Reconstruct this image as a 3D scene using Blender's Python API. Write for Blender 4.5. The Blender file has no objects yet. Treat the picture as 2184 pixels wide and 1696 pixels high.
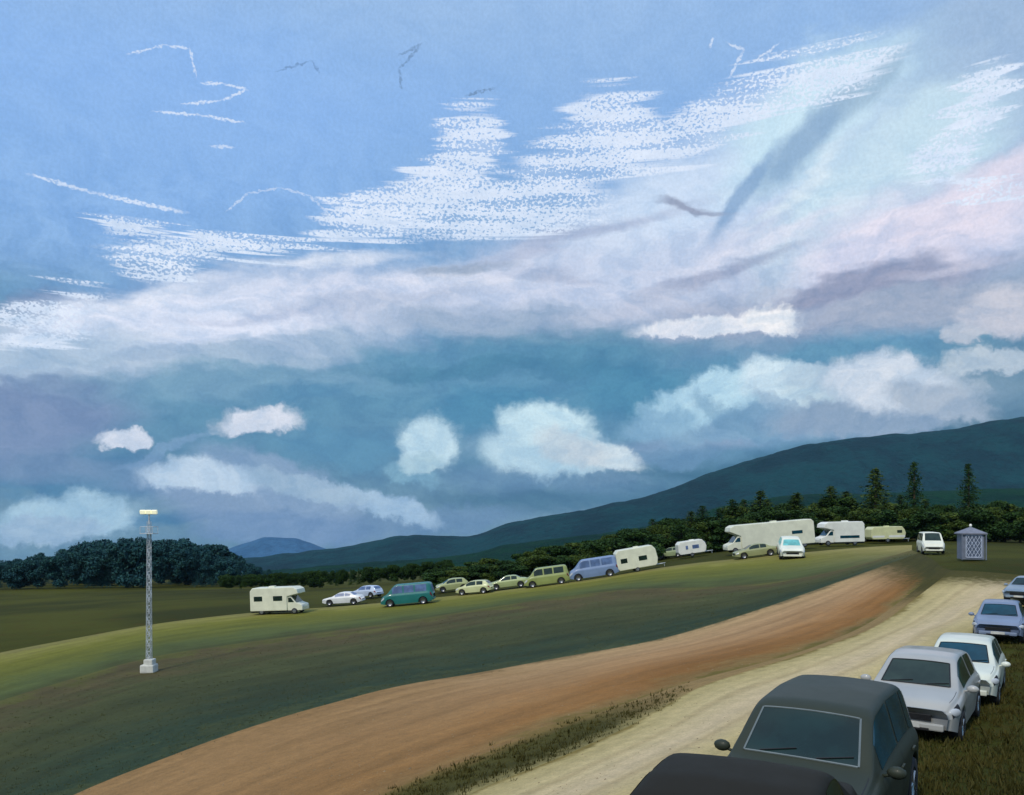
import bpy, bmesh, math, random
import numpy as np
from mathutils import Vector, Matrix, noise
random.seed(7); rng = np.random.default_rng(7)
R = math.radians
S = bpy.context.scene
COL = S.collection
F, CU, CV = 1714.0, 1092.0, 1105.0          # focal length and principal lines, in units of a 2184-wide picture

# ------------------------------------------------------------------ camera
cam_d = bpy.data.cameras.new('camera'); cam = bpy.data.objects.new('camera', cam_d); COL.objects.link(cam)
cam.location = (0, 0, 0); cam.rotation_euler = (R(90), 0, 0)
cam_d.sensor_fit = 'HORIZONTAL'; cam_d.sensor_width = 36; cam_d.lens = 36*F/2184
cam_d.shift_y = 257/2184; cam_d.clip_start = 0.1; cam_d.clip_end = 30000
S.camera = cam
S.render.resolution_x, S.render.resolution_y = 1024, 795
S.view_settings.view_transform = 'Standard'; S.view_settings.look = 'None'
S.view_settings.exposure = 0.0; S.view_settings.gamma = 1

def lin(c):
    return tuple(((x/255)/12.92 if x/255 <= .04045 else ((x/255+.055)/1.055)**2.4) for x in c)
def az_el(u, v):
    X = (u-CU)/F; Z = (CV-v)/F
    return math.atan(X), math.atan(Z/math.hypot(1, X))

# ------------------------------------------------------------------ sun
SUN_AZ, SUN_EL = R(-150), R(48)            # behind the viewer, to the left
sd = bpy.data.lights.new('sun', 'SUN'); so = bpy.data.objects.new('sun', sd); COL.objects.link(so)
sd.energy = 2.3; sd.angle = R(6); sd.color = (1, .92, .76)
sv = Vector((math.sin(SUN_AZ)*math.cos(SUN_EL), math.cos(SUN_AZ)*math.cos(SUN_EL), math.sin(SUN_EL)))
so.rotation_euler = sv.to_track_quat('Z', 'Y').to_euler()

# ------------------------------------------------------------------ world: sky texture under layers of cloud
W = bpy.data.worlds.new('World'); S.world = W; W.use_nodes = True
nt = W.node_tree; nt.nodes.clear()
class NB:
    def __init__(s, tree): s.t = tree; s.n = tree.nodes; s.l = tree.links
    def put(s, sock, v):
        if isinstance(v, bpy.types.NodeSocket): s.l.new(v, sock)
        else: sock.default_value = v
    def math(s, op, a, b=0.0, c=None, clamp=False):
        n = s.n.new('ShaderNodeMath'); n.operation = op; n.use_clamp = clamp
        s.put(n.inputs[0], a); s.put(n.inputs[1], b)
        if c is not None: s.put(n.inputs[2], c)
        return n.outputs[0]
    def vm(s, op, a, b=None, scale=None):
        n = s.n.new('ShaderNodeVectorMath'); n.operation = op
        s.put(n.inputs[0], a)
        if b is not None: s.put(n.inputs[1], b)
        if scale is not None: s.put(n.inputs['Scale'], scale)
        return n.outputs['Value'] if op in ('LENGTH', 'DOT_PRODUCT') else n.outputs[0]
    def vm3(s, a, p):
        n = s.n.new('ShaderNodeVectorMath'); n.operation = 'MULTIPLY_ADD'; s.put(n.inputs[0], a); s.put(n.inputs[1], (1e-9, 1e-9, 1e-9)); s.put(n.inputs[2], p); return n.outputs[0]
    def comb(s, x, y, z=0.0):
        n = s.n.new('ShaderNodeCombineXYZ'); s.put(n.inputs[0], x); s.put(n.inputs[1], y); s.put(n.inputs[2], z); return n.outputs[0]
    def sep(s, v):
        n = s.n.new('ShaderNodeSeparateXYZ'); s.put(n.inputs[0], v); return n.outputs
    def noise(s, vec, scale, detail=3, rough=.55, dim='3D', out=0, dist=0.0):
        n = s.n.new('ShaderNodeTexNoise'); n.noise_dimensions = dim
        s.put(n.inputs['Vector'], vec); n.inputs['Scale'].default_value = scale
        n.inputs['Detail'].default_value = detail; n.inputs['Roughness'].default_value = rough
        n.inputs['Distortion'].default_value = dist
        return n.outputs[out]
    def mr(s, v, a, b, c=0.0, d=1.0, smooth=True):
        n = s.n.new('ShaderNodeMapRange'); n.interpolation_type = 'SMOOTHSTEP' if smooth else 'LINEAR'
        s.put(n.inputs[0], v)
        for i, x in enumerate((a, b, c, d)): s.put(n.inputs[i+1], x)
        return n.outputs[0]
    def mix(s, f, a, b, mode='MIX'):
        n = s.n.new('ShaderNodeMix'); n.data_type = 'RGBA'; n.blend_type = mode
        s.put(n.inputs[0], f)
        for sock, v in ((n.inputs[6], a), (n.inputs[7], b)):
            s.put(sock, v if isinstance(v, bpy.types.NodeSocket) else tuple(v)+(1,))
        return n.outputs[2]
    def ramp(s, f, stops):
        n = s.n.new('ShaderNodeValToRGB'); s.put(n.inputs[0], f); e = n.color_ramp.elements
        while len(e) < len(stops): e.new(.5)
        for el, (p, c) in zip(e, sorted(stops)): el.position = p; el.color = tuple(c)+(1,)
        return n.outputs[0]
    def mapping(s, v, loc, rot, sc, kind='TEXTURE'):
        n = s.n.new('ShaderNodeMapping'); n.vector_type = kind; s.put(n.inputs[0], v)
        n.inputs[1].default_value = loc; n.inputs[2].default_value = rot; n.inputs[3].default_value = sc
        return n.outputs[0]

class NB2(NB):
    def noise(s, vec, scale, detail=3, rough=.55, dim='2D', out=0, dist=0.0): return NB.noise(s, vec, scale, detail, rough, '2D', out, dist)
b = NB2(nt)
tc = nt.nodes.new('ShaderNodeTexCoord'); d = tc.outputs['Generated']
dx, dy, dz = b.sep(d)
az = b.math('ARCTAN2', dx, dy)
el = b.math('ARCSINE', dz)
P0 = b.comb(az, el)
sky = nt.nodes.new('ShaderNodeTexSky'); sky.sky_type = 'NISHITA'; sky.sun_disc = False
sky.sun_elevation = SUN_EL; sky.sun_rotation = SUN_AZ; sky.altitude = 300; sky.air_density = 1.0; sky.dust_density = .6
def warp(vec, amp, scale, detail, stretch=(1, 1, 1), rough=.6):
    m = b.mapping(vec, (0, 0, 0), (0, 0, 0), stretch, 'POINT')
    n = b.noise(m, scale, detail, rough, out=1)
    n = b.vm('SUBTRACT', n, (.5, .5, .5)); n = b.vm('MULTIPLY', n, (amp, amp*.8, 0))
    return b.vm('ADD', vec, n)
Pfine = warp(P0, .006, 170, 2)
Pbank = warp(P0, .07, 9, 5, (.6, 2.0, 1))
Psoft = warp(warp(P0, .16, 4.2, 5, (.7, 1.7, 1)), .010, 60, 2)      # broad sheets
Ppuff = warp(warp(P0, .042, 19, 5, (1, 1.1, 1), .6), .016, 75, 4)    # cumulus
Pstk2 = warp(P0, .02, 26, 4)
Pstrk = warp(P0, .11, 12, 4, (.12, 5.0, 1), .62)                       # streaked tops
B10 = 10.0
def C(c): return tuple(x*B10 for x in lin(c))
# clear sky, then the base veil by height above the horizon
elr = b.math('ADD', el, b.math('MULTIPLY', b.noise(b.mapping(P0, (0,0,0),(0,0,0),(1,3,1),'POINT'), 5, 4), .06))
def ev(v): return max(0, (az_el(CU, v)[1]+.05)/.75)
base = b.ramp(b.math('DIVIDE', b.math('ADD', elr, .02), .75), [
    (ev(1105), lin((92, 140, 172))), (ev(1010), lin((66, 124, 162))), (ev(880), lin((82, 140, 174))), (ev(760), lin((90, 146, 180))),
    (ev(640), lin((118, 160, 200))), (ev(450), lin((132, 176, 224))), (ev(250), lin((144, 186, 238))), (ev(0), lin((160, 196, 240)))])
base = b.vm('SCALE', base, scale=B10)
col0 = b.mix(.9, sky.outputs[0], base); col = None
MARG = {Pfine: .006, Psoft: .10, Ppuff: .035, Pstrk: .06, Pstk2: .03, Pbank: .045}
def puff_group(flat, grain):
    """one soft cloud patch laid over the colour behind it"""
    g = bpy.data.node_groups.new('cloud_patch', 'ShaderNodeTree')
    for nm, ty in (('Base', 'Color'), ('P', 'Vector'), ('Location', 'Vector'), ('Rotation', 'Vector'), ('Size', 'Vector'), ('Tint', 'Color'), ('Opacity', 'Float'), ('Inner', 'Float'), ('Outer', 'Float'), ('Flat0', 'Float'), ('Flat1', 'Float'), ('Grain', 'Float')):
        g.interface.new_socket(nm, in_out='INPUT', socket_type='NodeSocket'+ty)
    g.interface.new_socket('Result', in_out='OUTPUT', socket_type='NodeSocketColor')
    q = NB(g); gi = g.nodes.new('NodeGroupInput').outputs; go = g.nodes.new('NodeGroupOutput')
    mp = g.nodes.new('ShaderNodeMapping'); mp.vector_type = 'TEXTURE'
    g.links.new(q.vm3(gi['Base'], gi['P']), mp.inputs[0])
    for k_, nm in enumerate(('Location', 'Rotation', 'Size')): g.links.new(gi[nm], mp.inputs[k_+1])
    f = q.mr(q.vm('LENGTH', mp.outputs[0]), gi['Inner'], gi['Outer'], gi['Opacity'], 0.0)
    if flat: f = q.math('MULTIPLY', f, q.mr(q.sep(mp.outputs[0])[1], gi['Flat0'], gi['Flat1']))
    if grain: f = q.math('MULTIPLY', f, gi['Grain'])
    g.links.new(q.mix(f, gi['Base'], gi['Tint']), go.inputs[0])
    return g
PUFF = {(a, c): puff_group(a, c) for a in (False, True) for c in (False, True)}
LAYERS = []
def blob(col, P, *a, **k): LAYERS.append((P, a, k)); return col
def extent(P, a, k):
    u, v, ru, rv, rot = a[:5]; cr, sr = abs(math.cos(R(rot))), abs(math.sin(R(rot))); o = k.get('outer', a[8] if len(a) > 8 else 1.15)
    eu = (ru*cr+rv*sr)*o; evv = (ru*sr+rv*cr)*o; m = MARG.get(P, .03)
    A = [az_el(u+i*eu, v+j*evv) for i in (-1, 0, 1) for j in (-1, 0, 1)]
    return min(p[0] for p in A)-m, max(p[0] for p in A)+m, min(p[1] for p in A)-m, max(p[1] for p in A)+m
def blob_now(col, P, u, v, ru, rv, rot, c, op, inner=.35, outer=1.15, flat=None, grain=None):
    a0, e0 = az_el(u, v); cr, sr = math.cos(R(rot)), math.sin(R(rot))
    a1, e1 = az_el(u+ru*cr, v-ru*sr); a2, e2 = az_el(u-ru*cr, v+ru*sr)
    a3, e3 = az_el(u-rv*sr, v-rv*cr); a4, e4 = az_el(u+rv*sr, v+rv*cr)
    ra = math.hypot(a1-a2, e1-e2)/2; rb = math.hypot(a3-a4, e3-e4)/2
    n = nt.nodes.new('ShaderNodeGroup'); n.node_tree = PUFF[(flat is not None, grain is not None)]
    for k_, v_ in (('Location', (a0, e0, 0)), ('Rotation', (0, 0, math.atan2(e1-e2, a1-a2))), ('Size', (ra, rb, 1)), ('Tint', C(c)+(1,)), ('Opacity', op), ('Inner', inner), ('Outer', outer)): n.inputs[k_].default_value = v_
    if flat is not None: n.inputs['Flat0'].default_value = flat-.15; n.inputs['Flat1'].default_value = flat+.25
    if grain is not None: nt.links.new(grain, n.inputs['Grain'])
    nt.links.new(P, n.inputs['P']); nt.links.new(col, n.inputs['Base'])
    return n.outputs[0]
# chalky broken texture of the upper wisps
wv = b.noise(b.mapping(P0, (0,0,0), (0,0,R(8)), (.85, 1.25, 1), 'POINT'), 290, 1.0, .6)
st = b.noise(b.mapping(P0, (0,0,0), (0,0,R(-10)), (.16, 2.2, 1), 'POINT'), 34, 4, .6)
grain = b.mr(b.math('ADD', wv, b.math('MULTIPLY', b.math('SUBTRACT', st, .5), 1.1)), .36, .52, .18, 1)
big = [  # u v ru rv rot colour opacity
 (300, 300, 900, 330, 0, (146, 188, 244), .65), (2150, 220, 420, 420, 0, (164, 190, 220), .85), (2184, 950, 330, 260, 0, (112, 138, 158), .6),
 (300, 590, 300, 40, 6, (112, 155, 205), .5), (110, 640, 150, 34, 8, (104, 132, 176), .8),
 (60, 900, 300, 110, 3, (126, 146, 184), .95), (520, 820, 380, 70, 3, (126, 166, 194), .8), (60, 800, 200, 40, 8, (168, 190, 216), .8),
 (420, 690, 480, 120, 9, (222, 230, 250), 1), (150, 780, 260, 50, 10, (178, 200, 224), .9), (930, 620, 480, 110, 3, (212, 220, 242), 1),
 (1380, 560, 460, 150, 14, (202, 212, 236), 1), (1720, 640, 480, 110, 8, (160, 172, 198), .95), (1100, 700, 330, 50, -3, (150, 172, 200), .8),
 (1500, 390, 420, 115, 26, (206, 224, 248), 1), (1730, 210, 270, 95, 22, (202, 230, 246), 1), (1690, 290, 260, 80, 34, (204, 232, 248), 1), (1850, 400, 340, 140, 34, (204, 228, 244), 1),
 (2000, 270, 170, 110, 55, (200, 226, 242), .95), (1980, 500, 420, 110, 14, (216, 218, 240), 1), (2080, 430, 190, 80, 20, (226, 222, 240), .95),
 (2050, 640, 330, 90, 8, (168, 178, 200), .9), (1850, 590, 330, 40, 9, (142, 150, 180), .85), (1500, 640, 200, 40, 14, (178, 188, 212), .7),
 (1000, 550, 130, 26, -5, (146, 164, 188), .7), (820, 640, 300, 30, 8, (176, 190, 216), .6), (640, 740, 230, 40, 12, (168, 190, 216), .8), (460, 775, 420, 16, 4, (150, 178, 206), .5)]
for (u, v, ru, rv, ro, c, op) in big: col = blob(col, Psoft, u, v, ru*1.08, rv*1.12, ro, c, op, .38, 1.1)
for a in [(1250, 500, 300, 26, 16, (168, 180, 210), .7), (1620, 520, 260, 20, 22, (222, 226, 244), .7), (1500, 600, 260, 22, 20, (150, 160, 190), .7), (1330, 660, 200, 26, 12, (196, 204, 226), .7), (1900, 470, 260, 18, 24, (232, 228, 244), .7),
          (700, 560, 260, 22, 4, (232, 238, 252), .7), (330, 640, 220, 22, 14, (230, 236, 252), .7), (560, 660, 240, 16, 10, (184, 196, 224), .6), (1000, 600, 240, 18, 2, (220, 226, 244), .6), (1180, 590, 120, 22, -6, (166, 178, 206), .6), (1700, 400, 200, 18, 38, (226, 240, 250), .6), (2050, 560, 180, 16, 10, (206, 206, 226), .6)]:
    col = blob(col, Pbank, *a, inner=.2, outer=1.15)
# the long blue gash and small dark streaks
for a in [(1588, 412, 150, 22, 54, (134, 168, 208), .85), (1715, 305, 190, 44, 48, (142, 174, 208), .88), (1850, 185, 120, 38, 44, (152, 182, 210), .75),
          (1440, 450, 75, 18, -10, (138, 148, 176), .8), (1060, 790, 400, 26, 1, (70, 128, 162), .75), (1230, 740, 320, 40, 2, (84, 140, 172), .7), (640, 855, 140, 24, 5, (74, 132, 172), .7),
          (180, 1010, 260, 36, 0, (62, 122, 164), .8), (760, 960, 200, 40, -4, (84, 146, 182), .5), (1330, 830, 220, 60, 0, (60, 132, 168), .6), (1750, 975, 560, 50, 6, (34, 96, 122), .8), (1250, 1070, 420, 40, 3, (58, 108, 140), .8), (350, 1085, 260, 26, 2, (48, 116, 162), .7), (1050, 880, 150, 60, 0, (62, 134, 172), .6)]:
    col = blob(col, Pstk2, *a, inner=.4, outer=1.15) if a[4] > 30 else blob(col, Psoft, *a)
# cumulus near the horizon: shaded part first, then lit heads
G = (118, 150, 184)
for a in [(480, 1060, 340, 66, -8, (138, 162, 198), .75), (720, 1120, 260, 44, 0, (122, 150, 188), .7), (1480, 940, 340, 44, 8, (128, 156, 190), .75), (1720, 890, 420, 60, 8, (152, 174, 202), .85), (1150, 1020, 300, 40, 0, (104, 142, 178), .6), (60, 990, 220, 40, 0, (128, 150, 186), .6)]: col = blob(col, Pbank, *a, inner=.3, outer=1.15)
puff = [(150, 1110, 170, 60, 6, (172, 206, 228), 1, -.7), (110, 1135, 130, 30, 4, (160, 188, 216), .8, None), (600, 1130, 200, 45, 0, (116, 148, 188), .85, None), (930, 1110, 200, 34, 3, (104, 140, 178), .7, None),
 (780, 1075, 190, 34, -14, (166, 196, 224), .95, -.6), (600, 1030, 200, 55, -20, (142, 168, 200), .8, None), (430, 1025, 150, 48, -4, (200, 220, 240), 1, -.5), (660, 1040, 160, 26, -12, (170, 196, 218), .7, None),
 (270, 940, 58, 24, 0, (222, 229, 244), 1, -.6), (555, 903, 108, 36, 2, (224, 230, 244), 1, -.5), (350, 960, 120, 14, 22, (140, 172, 208), .5, None),
 (880, 1015, 75, 22, -10, (130, 176, 200), .8, None), (915, 955, 76, 66, 0, (200, 228, 242), 1, -.75), (900, 990, 62, 26, 0, (176, 208, 224), .9, None),
 (1170, 965, 170, 68, -6, (192, 222, 238), 1, -.75), (1165, 905, 105, 52, -12, (206, 234, 246), 1, None), (1290, 975, 95, 34, -14, (214, 230, 240), 1, -.7), (1220, 960, 100, 44, -18, (204, 216, 226), .7, None),
 (1300, 1032, 80, 20, 2, (108, 144, 174), .85, -.4), (1455, 975, 90, 26, 0, (104, 144, 180), .7, None),
 (1600, 905, 240, 54, 6, (132, 170, 200), .9, -.7), (1470, 870, 130, 46, 14, (172, 210, 232), .95, None), (1540, 830, 110, 46, 10, (188, 222, 240), .95, None), (1660, 820, 105, 58, -18, (208, 230, 244), 1, None), (1580, 900, 130, 24, -28, (108, 152, 186), .55, None), (1700, 885, 120, 22, -25, (126, 160, 192), .5, None), (1730, 850, 80, 24, -20, (194, 216, 230), .7, None), (1745, 815, 90, 34, -14, (186, 208, 226), .8, None), (1400, 905, 90, 34, 10, (136, 178, 208), .8, None), (2000, 815, 110, 40, -16, (186, 200, 216), .8, None),
 (1840, 895, 240, 48, 2, (146, 168, 194), .95, -.6), (1890, 815, 150, 66, -6, (214, 224, 238), 1, None), (2000, 860, 130, 44, -12, (176, 190, 208), .9, -.6), (2110, 775, 120, 34, 2, (188, 203, 218), .95, -.6), (2140, 675, 90, 66, 0, (200, 203, 218), .9, -.7), (2060, 715, 50, 26, 0, (192, 200, 216), .8, None),
 (1530, 700, 190, 30, 2, (232, 236, 246), 1, -.55), (1640, 684, 70, 34, -8, (240, 242, 248), 1, -.6), (1470, 702, 90, 18, 6, (228, 232, 244), .9, None)]
for (u, v, ru, rv, ro, c, op, fl) in puff: col = blob(col, Ppuff, u, v, ru*1.04, rv*1.06, ro, c, min(1, op*1.05), .62, 1.09, flat=fl)
wh = (224, 236, 255)
for (u, v, ru, rv, ro) in [(1000, 300, 75, 52, 0), (960, 360, 120, 40, 22), (880, 420, 150, 46, 12), (1060, 440, 230, 70, 2), (1320, 260, 100, 60, -4), (1270, 340, 160, 56, 8),
        (1520, 270, 190, 46, 28), (1690, 170, 200, 42, 14), (2080, 230, 50, 130, -18), (2090, 140, 60, 26, 12), (2030, 310, 90, 46, 30), (2110, 390, 90, 30, -10), (120, 680, 130, 46, 16), (350, 555, 90, 46, 2), (330, 487, 110, 16, 0), (600, 530, 320, 22, 2), (770, 470, 90, 34, 4)]:
    col = blob(col, Pstrk, u, v, ru*1.12, rv*1.15, ro, wh, .92, .7, 1.06, grain=grain)
gr2 = b.mr(wv, .36, .52, .35, 1)
def wisp(col, u0, v0, u1, v1, w, c, op):
    return blob(col, Pfine, (u0+u1)/2, (v0+v1)/2, math.hypot(u1-u0, v1-v0)/2*1.12, w*.6, math.degrees(math.atan2(v0-v1, u1-u0)), c, op, .6, 1.1, grain=gr2)
for pl, w, c, op in [([(272, 116), (350, 97), (405, 103), (418, 165)], 5, wh, .7), ([(428, 178), (478, 178), (530, 192)], 6, wh, .8), ([(528, 192), (470, 215), (388, 222)], 6, wh, .8),
        ([(330, 238), (430, 246), (522, 262)], 6, wh, .8), ([(450, 312), (500, 314)], 6, wh, .6), ([(62, 372), (200, 412), (400, 455)], 9, wh, .75), ([(482, 452), (530, 412), (600, 400), (660, 418), (716, 470)], 5, wh, .5),
        ([(590, 152), (665, 130), (682, 156)], 5, (104, 136, 180), .6), ([(850, 118), (898, 95), (852, 148), (856, 190)], 6, (104, 132, 168), .6), ([(992, 204), (1056, 188)], 6, (104, 132, 168), .7), ([(1520, 80), (1514, 104)], 6, wh, .7), ([(1550, 92), (1586, 106), (1556, 165)], 6, wh, .7), ([(1662, 92), (1610, 130)], 5, wh, .7)]:
    for (a0, c0), (a1, c1) in zip(pl, pl[1:]): col = wisp(col, a0, c0, a1, c1, w, c, op)
# soft modelling inside the cloud heads, and a faint tooth over everything
mott = b.noise(b.mapping(Psoft, (0,0,0), (0,0,R(12)), (1, 1.7, 1), 'POINT'), 26, 4, .62)
mf_ = b.mr(el, az_el(CU, 620)[1], az_el(CU, 300)[1], 1, .3)
mcol = b.ramp(mott, [(.32, (.82, .89, .94)), (.66, (1.12, 1.09, 1.05))])
tooth = b.ramp(b.noise(P0, 260, 1, .7), [(.3, (.965,)*3), (.7, (1.035,)*3)])
def background(c):
    c = b.mix(mf_, c, mcol, 'MULTIPLY'); c = b.mix(1.0, c, tooth, 'MULTIPLY')
    n = nt.nodes.new('ShaderNodeBackground'); n.inputs[1].default_value = 1/B10; nt.links.new(c, n.inputs[0]); return n.outputs[0]
def compose(a0, a1, e0, e1):
    """only the clouds that reach into this part of the sky"""
    c = col0
    for P, a, k in LAYERS:
        x0, x1, y0, y1 = extent(P, a, k)
        if x1 > a0 and x0 < a1 and y1 > e0 and y0 < e1: c = blob_now(c, P, *a, **k)
    return background(c)
def smix(f, s0, s1):
    n = nt.nodes.new('ShaderNodeMixShader'); nt.links.new(f, n.inputs[0]); nt.links.new(s0, n.inputs[1]); nt.links.new(s1, n.inputs[2]); return n.outputs[0]
gt = lambda x, t: b.math('GREATER_THAN', x, t)
AZF, ELF = R(44), R(50)
elb = [-.3, az_el(CU, 960)[1], az_el(CU, 800)[1], az_el(CU, 620)[1], az_el(CU, 420)[1], ELF]
azb = [-AZF, R(-16), R(2), R(17), AZF]
cols = []
for a0, a1 in zip(azb, azb[1:]):
    rows = [compose(a0, a1, e0, e1) for e0, e1 in zip(elb, elb[1:])]; sh = rows[0]
    lo = smix(gt(el, elb[1]), rows[0], rows[1]); hi = smix(gt(el, elb[4]), rows[3], rows[4]); hi = smix(gt(el, elb[3]), rows[2], hi)
    cols.append(smix(gt(el, elb[2]), lo, hi))
front = smix(gt(az, azb[2]), smix(gt(az, azb[1]), cols[0], cols[1]), smix(gt(az, azb[3]), cols[2], cols[3]))
# the rest of the sky, away from the view: the same veil with loose cloud banks
cl = b.mr(b.noise(b.comb(dx, dy, b.math('MULTIPLY', dz, 6.0)), 1.6, 5, .6, '3D'), .46, .64, 0, .8)
cl = b.math('MULTIPLY', cl, b.math('MAXIMUM', b.mr(b.math('ABSOLUTE', az), AZF, AZF+.35), b.mr(el, ELF, ELF+.25)))
rest = background(b.mix(cl, col0, C((200, 208, 228))))
inside = b.math('MULTIPLY', b.math('LESS_THAN', b.math('ABSOLUTE', az), AZF), b.math('LESS_THAN', el, ELF))
wo = nt.nodes.new('ShaderNodeOutputWorld')
nt.links.new(smix(inside, rest, front), wo.inputs[0])

W.cycles.sampling_method = 'MANUAL'; W.cycles.sample_map_resolution = 512

# ------------------------------------------------------------------ terrain height from surveyed spots (picture column, row, pixels per metre there)
def cp(u, v, k): return ((u-CU)/k, F/k, -(v-CV)/k)
SPOTS = [cp(*t) for t in [(1560, 1960, 265), (1760, 1800, 170), (1990, 1548, 92), (2090, 1462, 71), (2130, 1370, 56), (2184, 1295, 38), (1400, 1690, 125), (1000, 1690, 96), (500, 1690, 72), (20, 1690, 58),
    (320, 1435, 29), (600, 1305, 18.3), (740, 1290, 17), (900, 1272, 16.8), (1090, 1250, 16.5), (1360, 1218, 17.5), (1475, 1182, 14), (1640, 1172, 17.5), (1790, 1160, 15), (1890, 1150, 14), (1985, 1180, 20), (2070, 1192, 26),
    (20, 1380, 24), (20, 1255, 7), (500, 1250, 7), (1000, 1228, 6.5), (1500, 1160, 7), (1900, 1140, 7), (2184, 1140, 7), (1200, 1400, 35), (700, 1500, 45), (1800, 1260, 30), (2010, 1225, 31), (1600, 1400, 52)]]
for a in (-42, -32, -20, -8, 4, 16, 28, 40):
    vf = np.interp(CU+F*math.tan(R(a)), [500, 1000, 1500, 2184], [1228, 1212, 1180, 1160])      # the land keeps falling into the valley
    for r in (600, 1500, 4500, 9000): SPOTS.append((r*math.sin(R(a)), r*math.cos(R(a)), -(vf-CV)/F*r*math.cos(R(a))))
for a, r, z in ((-42, 8, -5), (-42, 20, -8.5), (-42, 45, -11), (-42, 110, -13.5), (-20, 8, -4.9), (0, 8, -4.2), (42, 8, -3.8), (42, 20, -4.6), (42, 45, -4.7), (42, 110, -4.2), (42, 250, -8), (-42, 250, -21)):
    SPOTS.append((r*math.sin(R(a)), r*math.cos(R(a)), z))
AZL = R(42)
def feat(x, y):
    r = np.hypot(x, y); a = np.arctan2(x, y)
    a = np.clip(a, -AZL, AZL)
    return a*1.6, np.log(np.clip(r, 6.5, 9500))
def tk(r2): return np.where(r2 > 1e-12, .5*r2*np.log(np.maximum(r2, 1e-12)), 0)
_p = np.array(SPOTS); _a, _l = feat(_p[:, 0], _p[:, 1]); _n = len(_a)
_K = tk((_a[:, None]-_a)**2+(_l[:, None]-_l)**2)+np.eye(_n)*.01
_Q = np.c_[np.ones(_n), _a, _l]
_M = np.block([[_K, _Q], [_Q.T, np.zeros((3, 3))]])
_w = np.linalg.solve(_M, np.r_[_p[:, 2]/(25+np.hypot(_p[:, 0], _p[:, 1])), 0, 0, 0])
def H(x, y):
    x = np.asarray(x, float); y = np.asarray(y, float); sh = x.shape; x = x.ravel(); y = y.ravel()
    a, l = feat(x, y)
    z = tk((a[:, None]-_a)**2+(l[:, None]-_l)**2)@_w[:_n]+_w[_n]+_w[_n+1]*a+_w[_n+2]*l
    r = np.hypot(x, y); z = z*(25+np.clip(r, 6.5, 9500)); t = np.clip((r-3)/5, 0, 1); t = t*t*(3-2*t)
    back = np.clip((np.abs(np.arctan2(x, y))-R(60))/R(100), 0, 1); back = back*back*(3-2*back)
    z = z*(1-back)+(-3.6)*back
    return (z*t+(-3.6)*(1-t)).reshape(sh)
def h1(x, y): return float(H(np.array([x]), np.array([y]))[0])
def hit(u, v):
    """the point of the ground seen in that direction"""
    D = np.exp(np.linspace(math.log(4), math.log(1500), 700))
    x = (u-CU)/F*D; z = (CV-v)/F*D; g = H(x, D)-z
    i = int(np.argmax(g >= 0)) if (g >= 0).any() else len(D)-1
    if i == 0: return (x[0], D[0])
    t = g[i-1]/(g[i-1]-g[i]); d_ = D[i-1]+(D[i]-D[i-1])*t
    return ((u-CU)/F*d_, d_)
def at(u, v, k=None):
    """world point for a base point; with k (pixels per metre) the distance is given and the ground supplies the height"""
    if k is None: x, y = hit(u, v)
    else: x, y = (u-CU)/k, F/k
    return (x, y, h1(x, y))

# ------------------------------------------------------------------ materials
def mat(name): 
    m = bpy.data.materials.new(name); m.use_nodes = True; t = m.node_tree
    return m, NB(t), t.nodes['Principled BSDF'], t.nodes['Material Output']
def bump(q, pr, h, dist, strength=1.0):
    n = q.n.new('ShaderNodeBump'); n.inputs['Distance'].default_value = dist; n.inputs['Strength'].default_value = strength
    q.put(n.inputs['Height'], h); q.l.new(n.outputs[0], pr.inputs['Normal'])
def paint(name, c, rough=.4, metal=0.0, coat=0.0, var=.12, sc=3.0, linear=False):
    rv = .15 if var > .05 else .03
    m, q, pr, o = mat(name); c = c if linear else lin(c)
    co = q.n.new('ShaderNodeTexCoord').outputs['Object']
    n = q.noise(co, sc, 4)
    q.put(pr.inputs['Base Color'], q.mix(q.mr(n, .3, .7), tuple(x*(1-var) for x in c), tuple(min(1, x*(1+var)) for x in c)))
    q.put(pr.inputs['Roughness'], q.mr(q.noise(co, sc*4, 3),   .3, .7, rough*(1-rv), min(1, rough*(1+rv))))
    pr.inputs['Metallic'].default_value = metal; pr.inputs['Coat Weight'].default_value = coat; pr.inputs['Coat Roughness'].default_value = .08
    return m
def glassmat(name, c, rough=.08):
    m, q, pr, o = mat(name)
    co = q.n.new('ShaderNodeTexCoord').outputs['Object']
    q.put(pr.inputs['Base Color'], q.mix(q.mr(q.noise(co, 1.6, 3), .35, .65), tuple(x*.6 for x in lin(c)), lin(c)))
    pr.inputs['Roughness'].default_value = rough; pr.inputs['IOR'].default_value = 1.5
    return m
def foliage(name, c1, c2, c3):
    m, q, pr, o = mat(name)
    oi = q.n.new('ShaderNodeObjectInfo').outputs['Random']
    ge = q.n.new('ShaderNodeNewGeometry')
    n = q.noise(ge.outputs['Position'], .5, 3)
    c = q.mix(q.mr(n, .35, .65), lin(c1), lin(c2))
    rp = q.mr(ge.outputs['Random Per Island'], .0, 1.0, 0, .8, False)
    c = q.mix(rp, c, lin(c3))
    c = q.mix(q.mr(oi, 0, 1, 0, .35, False), c, lin(c1))
    q.put(pr.inputs['Base Color'], c); pr.inputs['Roughness'].default_value = .75
    pr.inputs['Specular IOR Level'].default_value = .2
    return m
M = {}
M['glass'] = glassmat('dark_glass', (24, 48, 46), .12); M['glass_grey'] = glassmat('grey_green_glass', (48, 62, 52)); M['glass_teal'] = glassmat('teal_glass', (18, 70, 88))
M['glass_sky'] = glassmat('turquoise_glass', (120, 205, 205), .3); M['glass_blue'] = glassmat('blue_glass', (95, 120, 165), .3)
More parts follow.
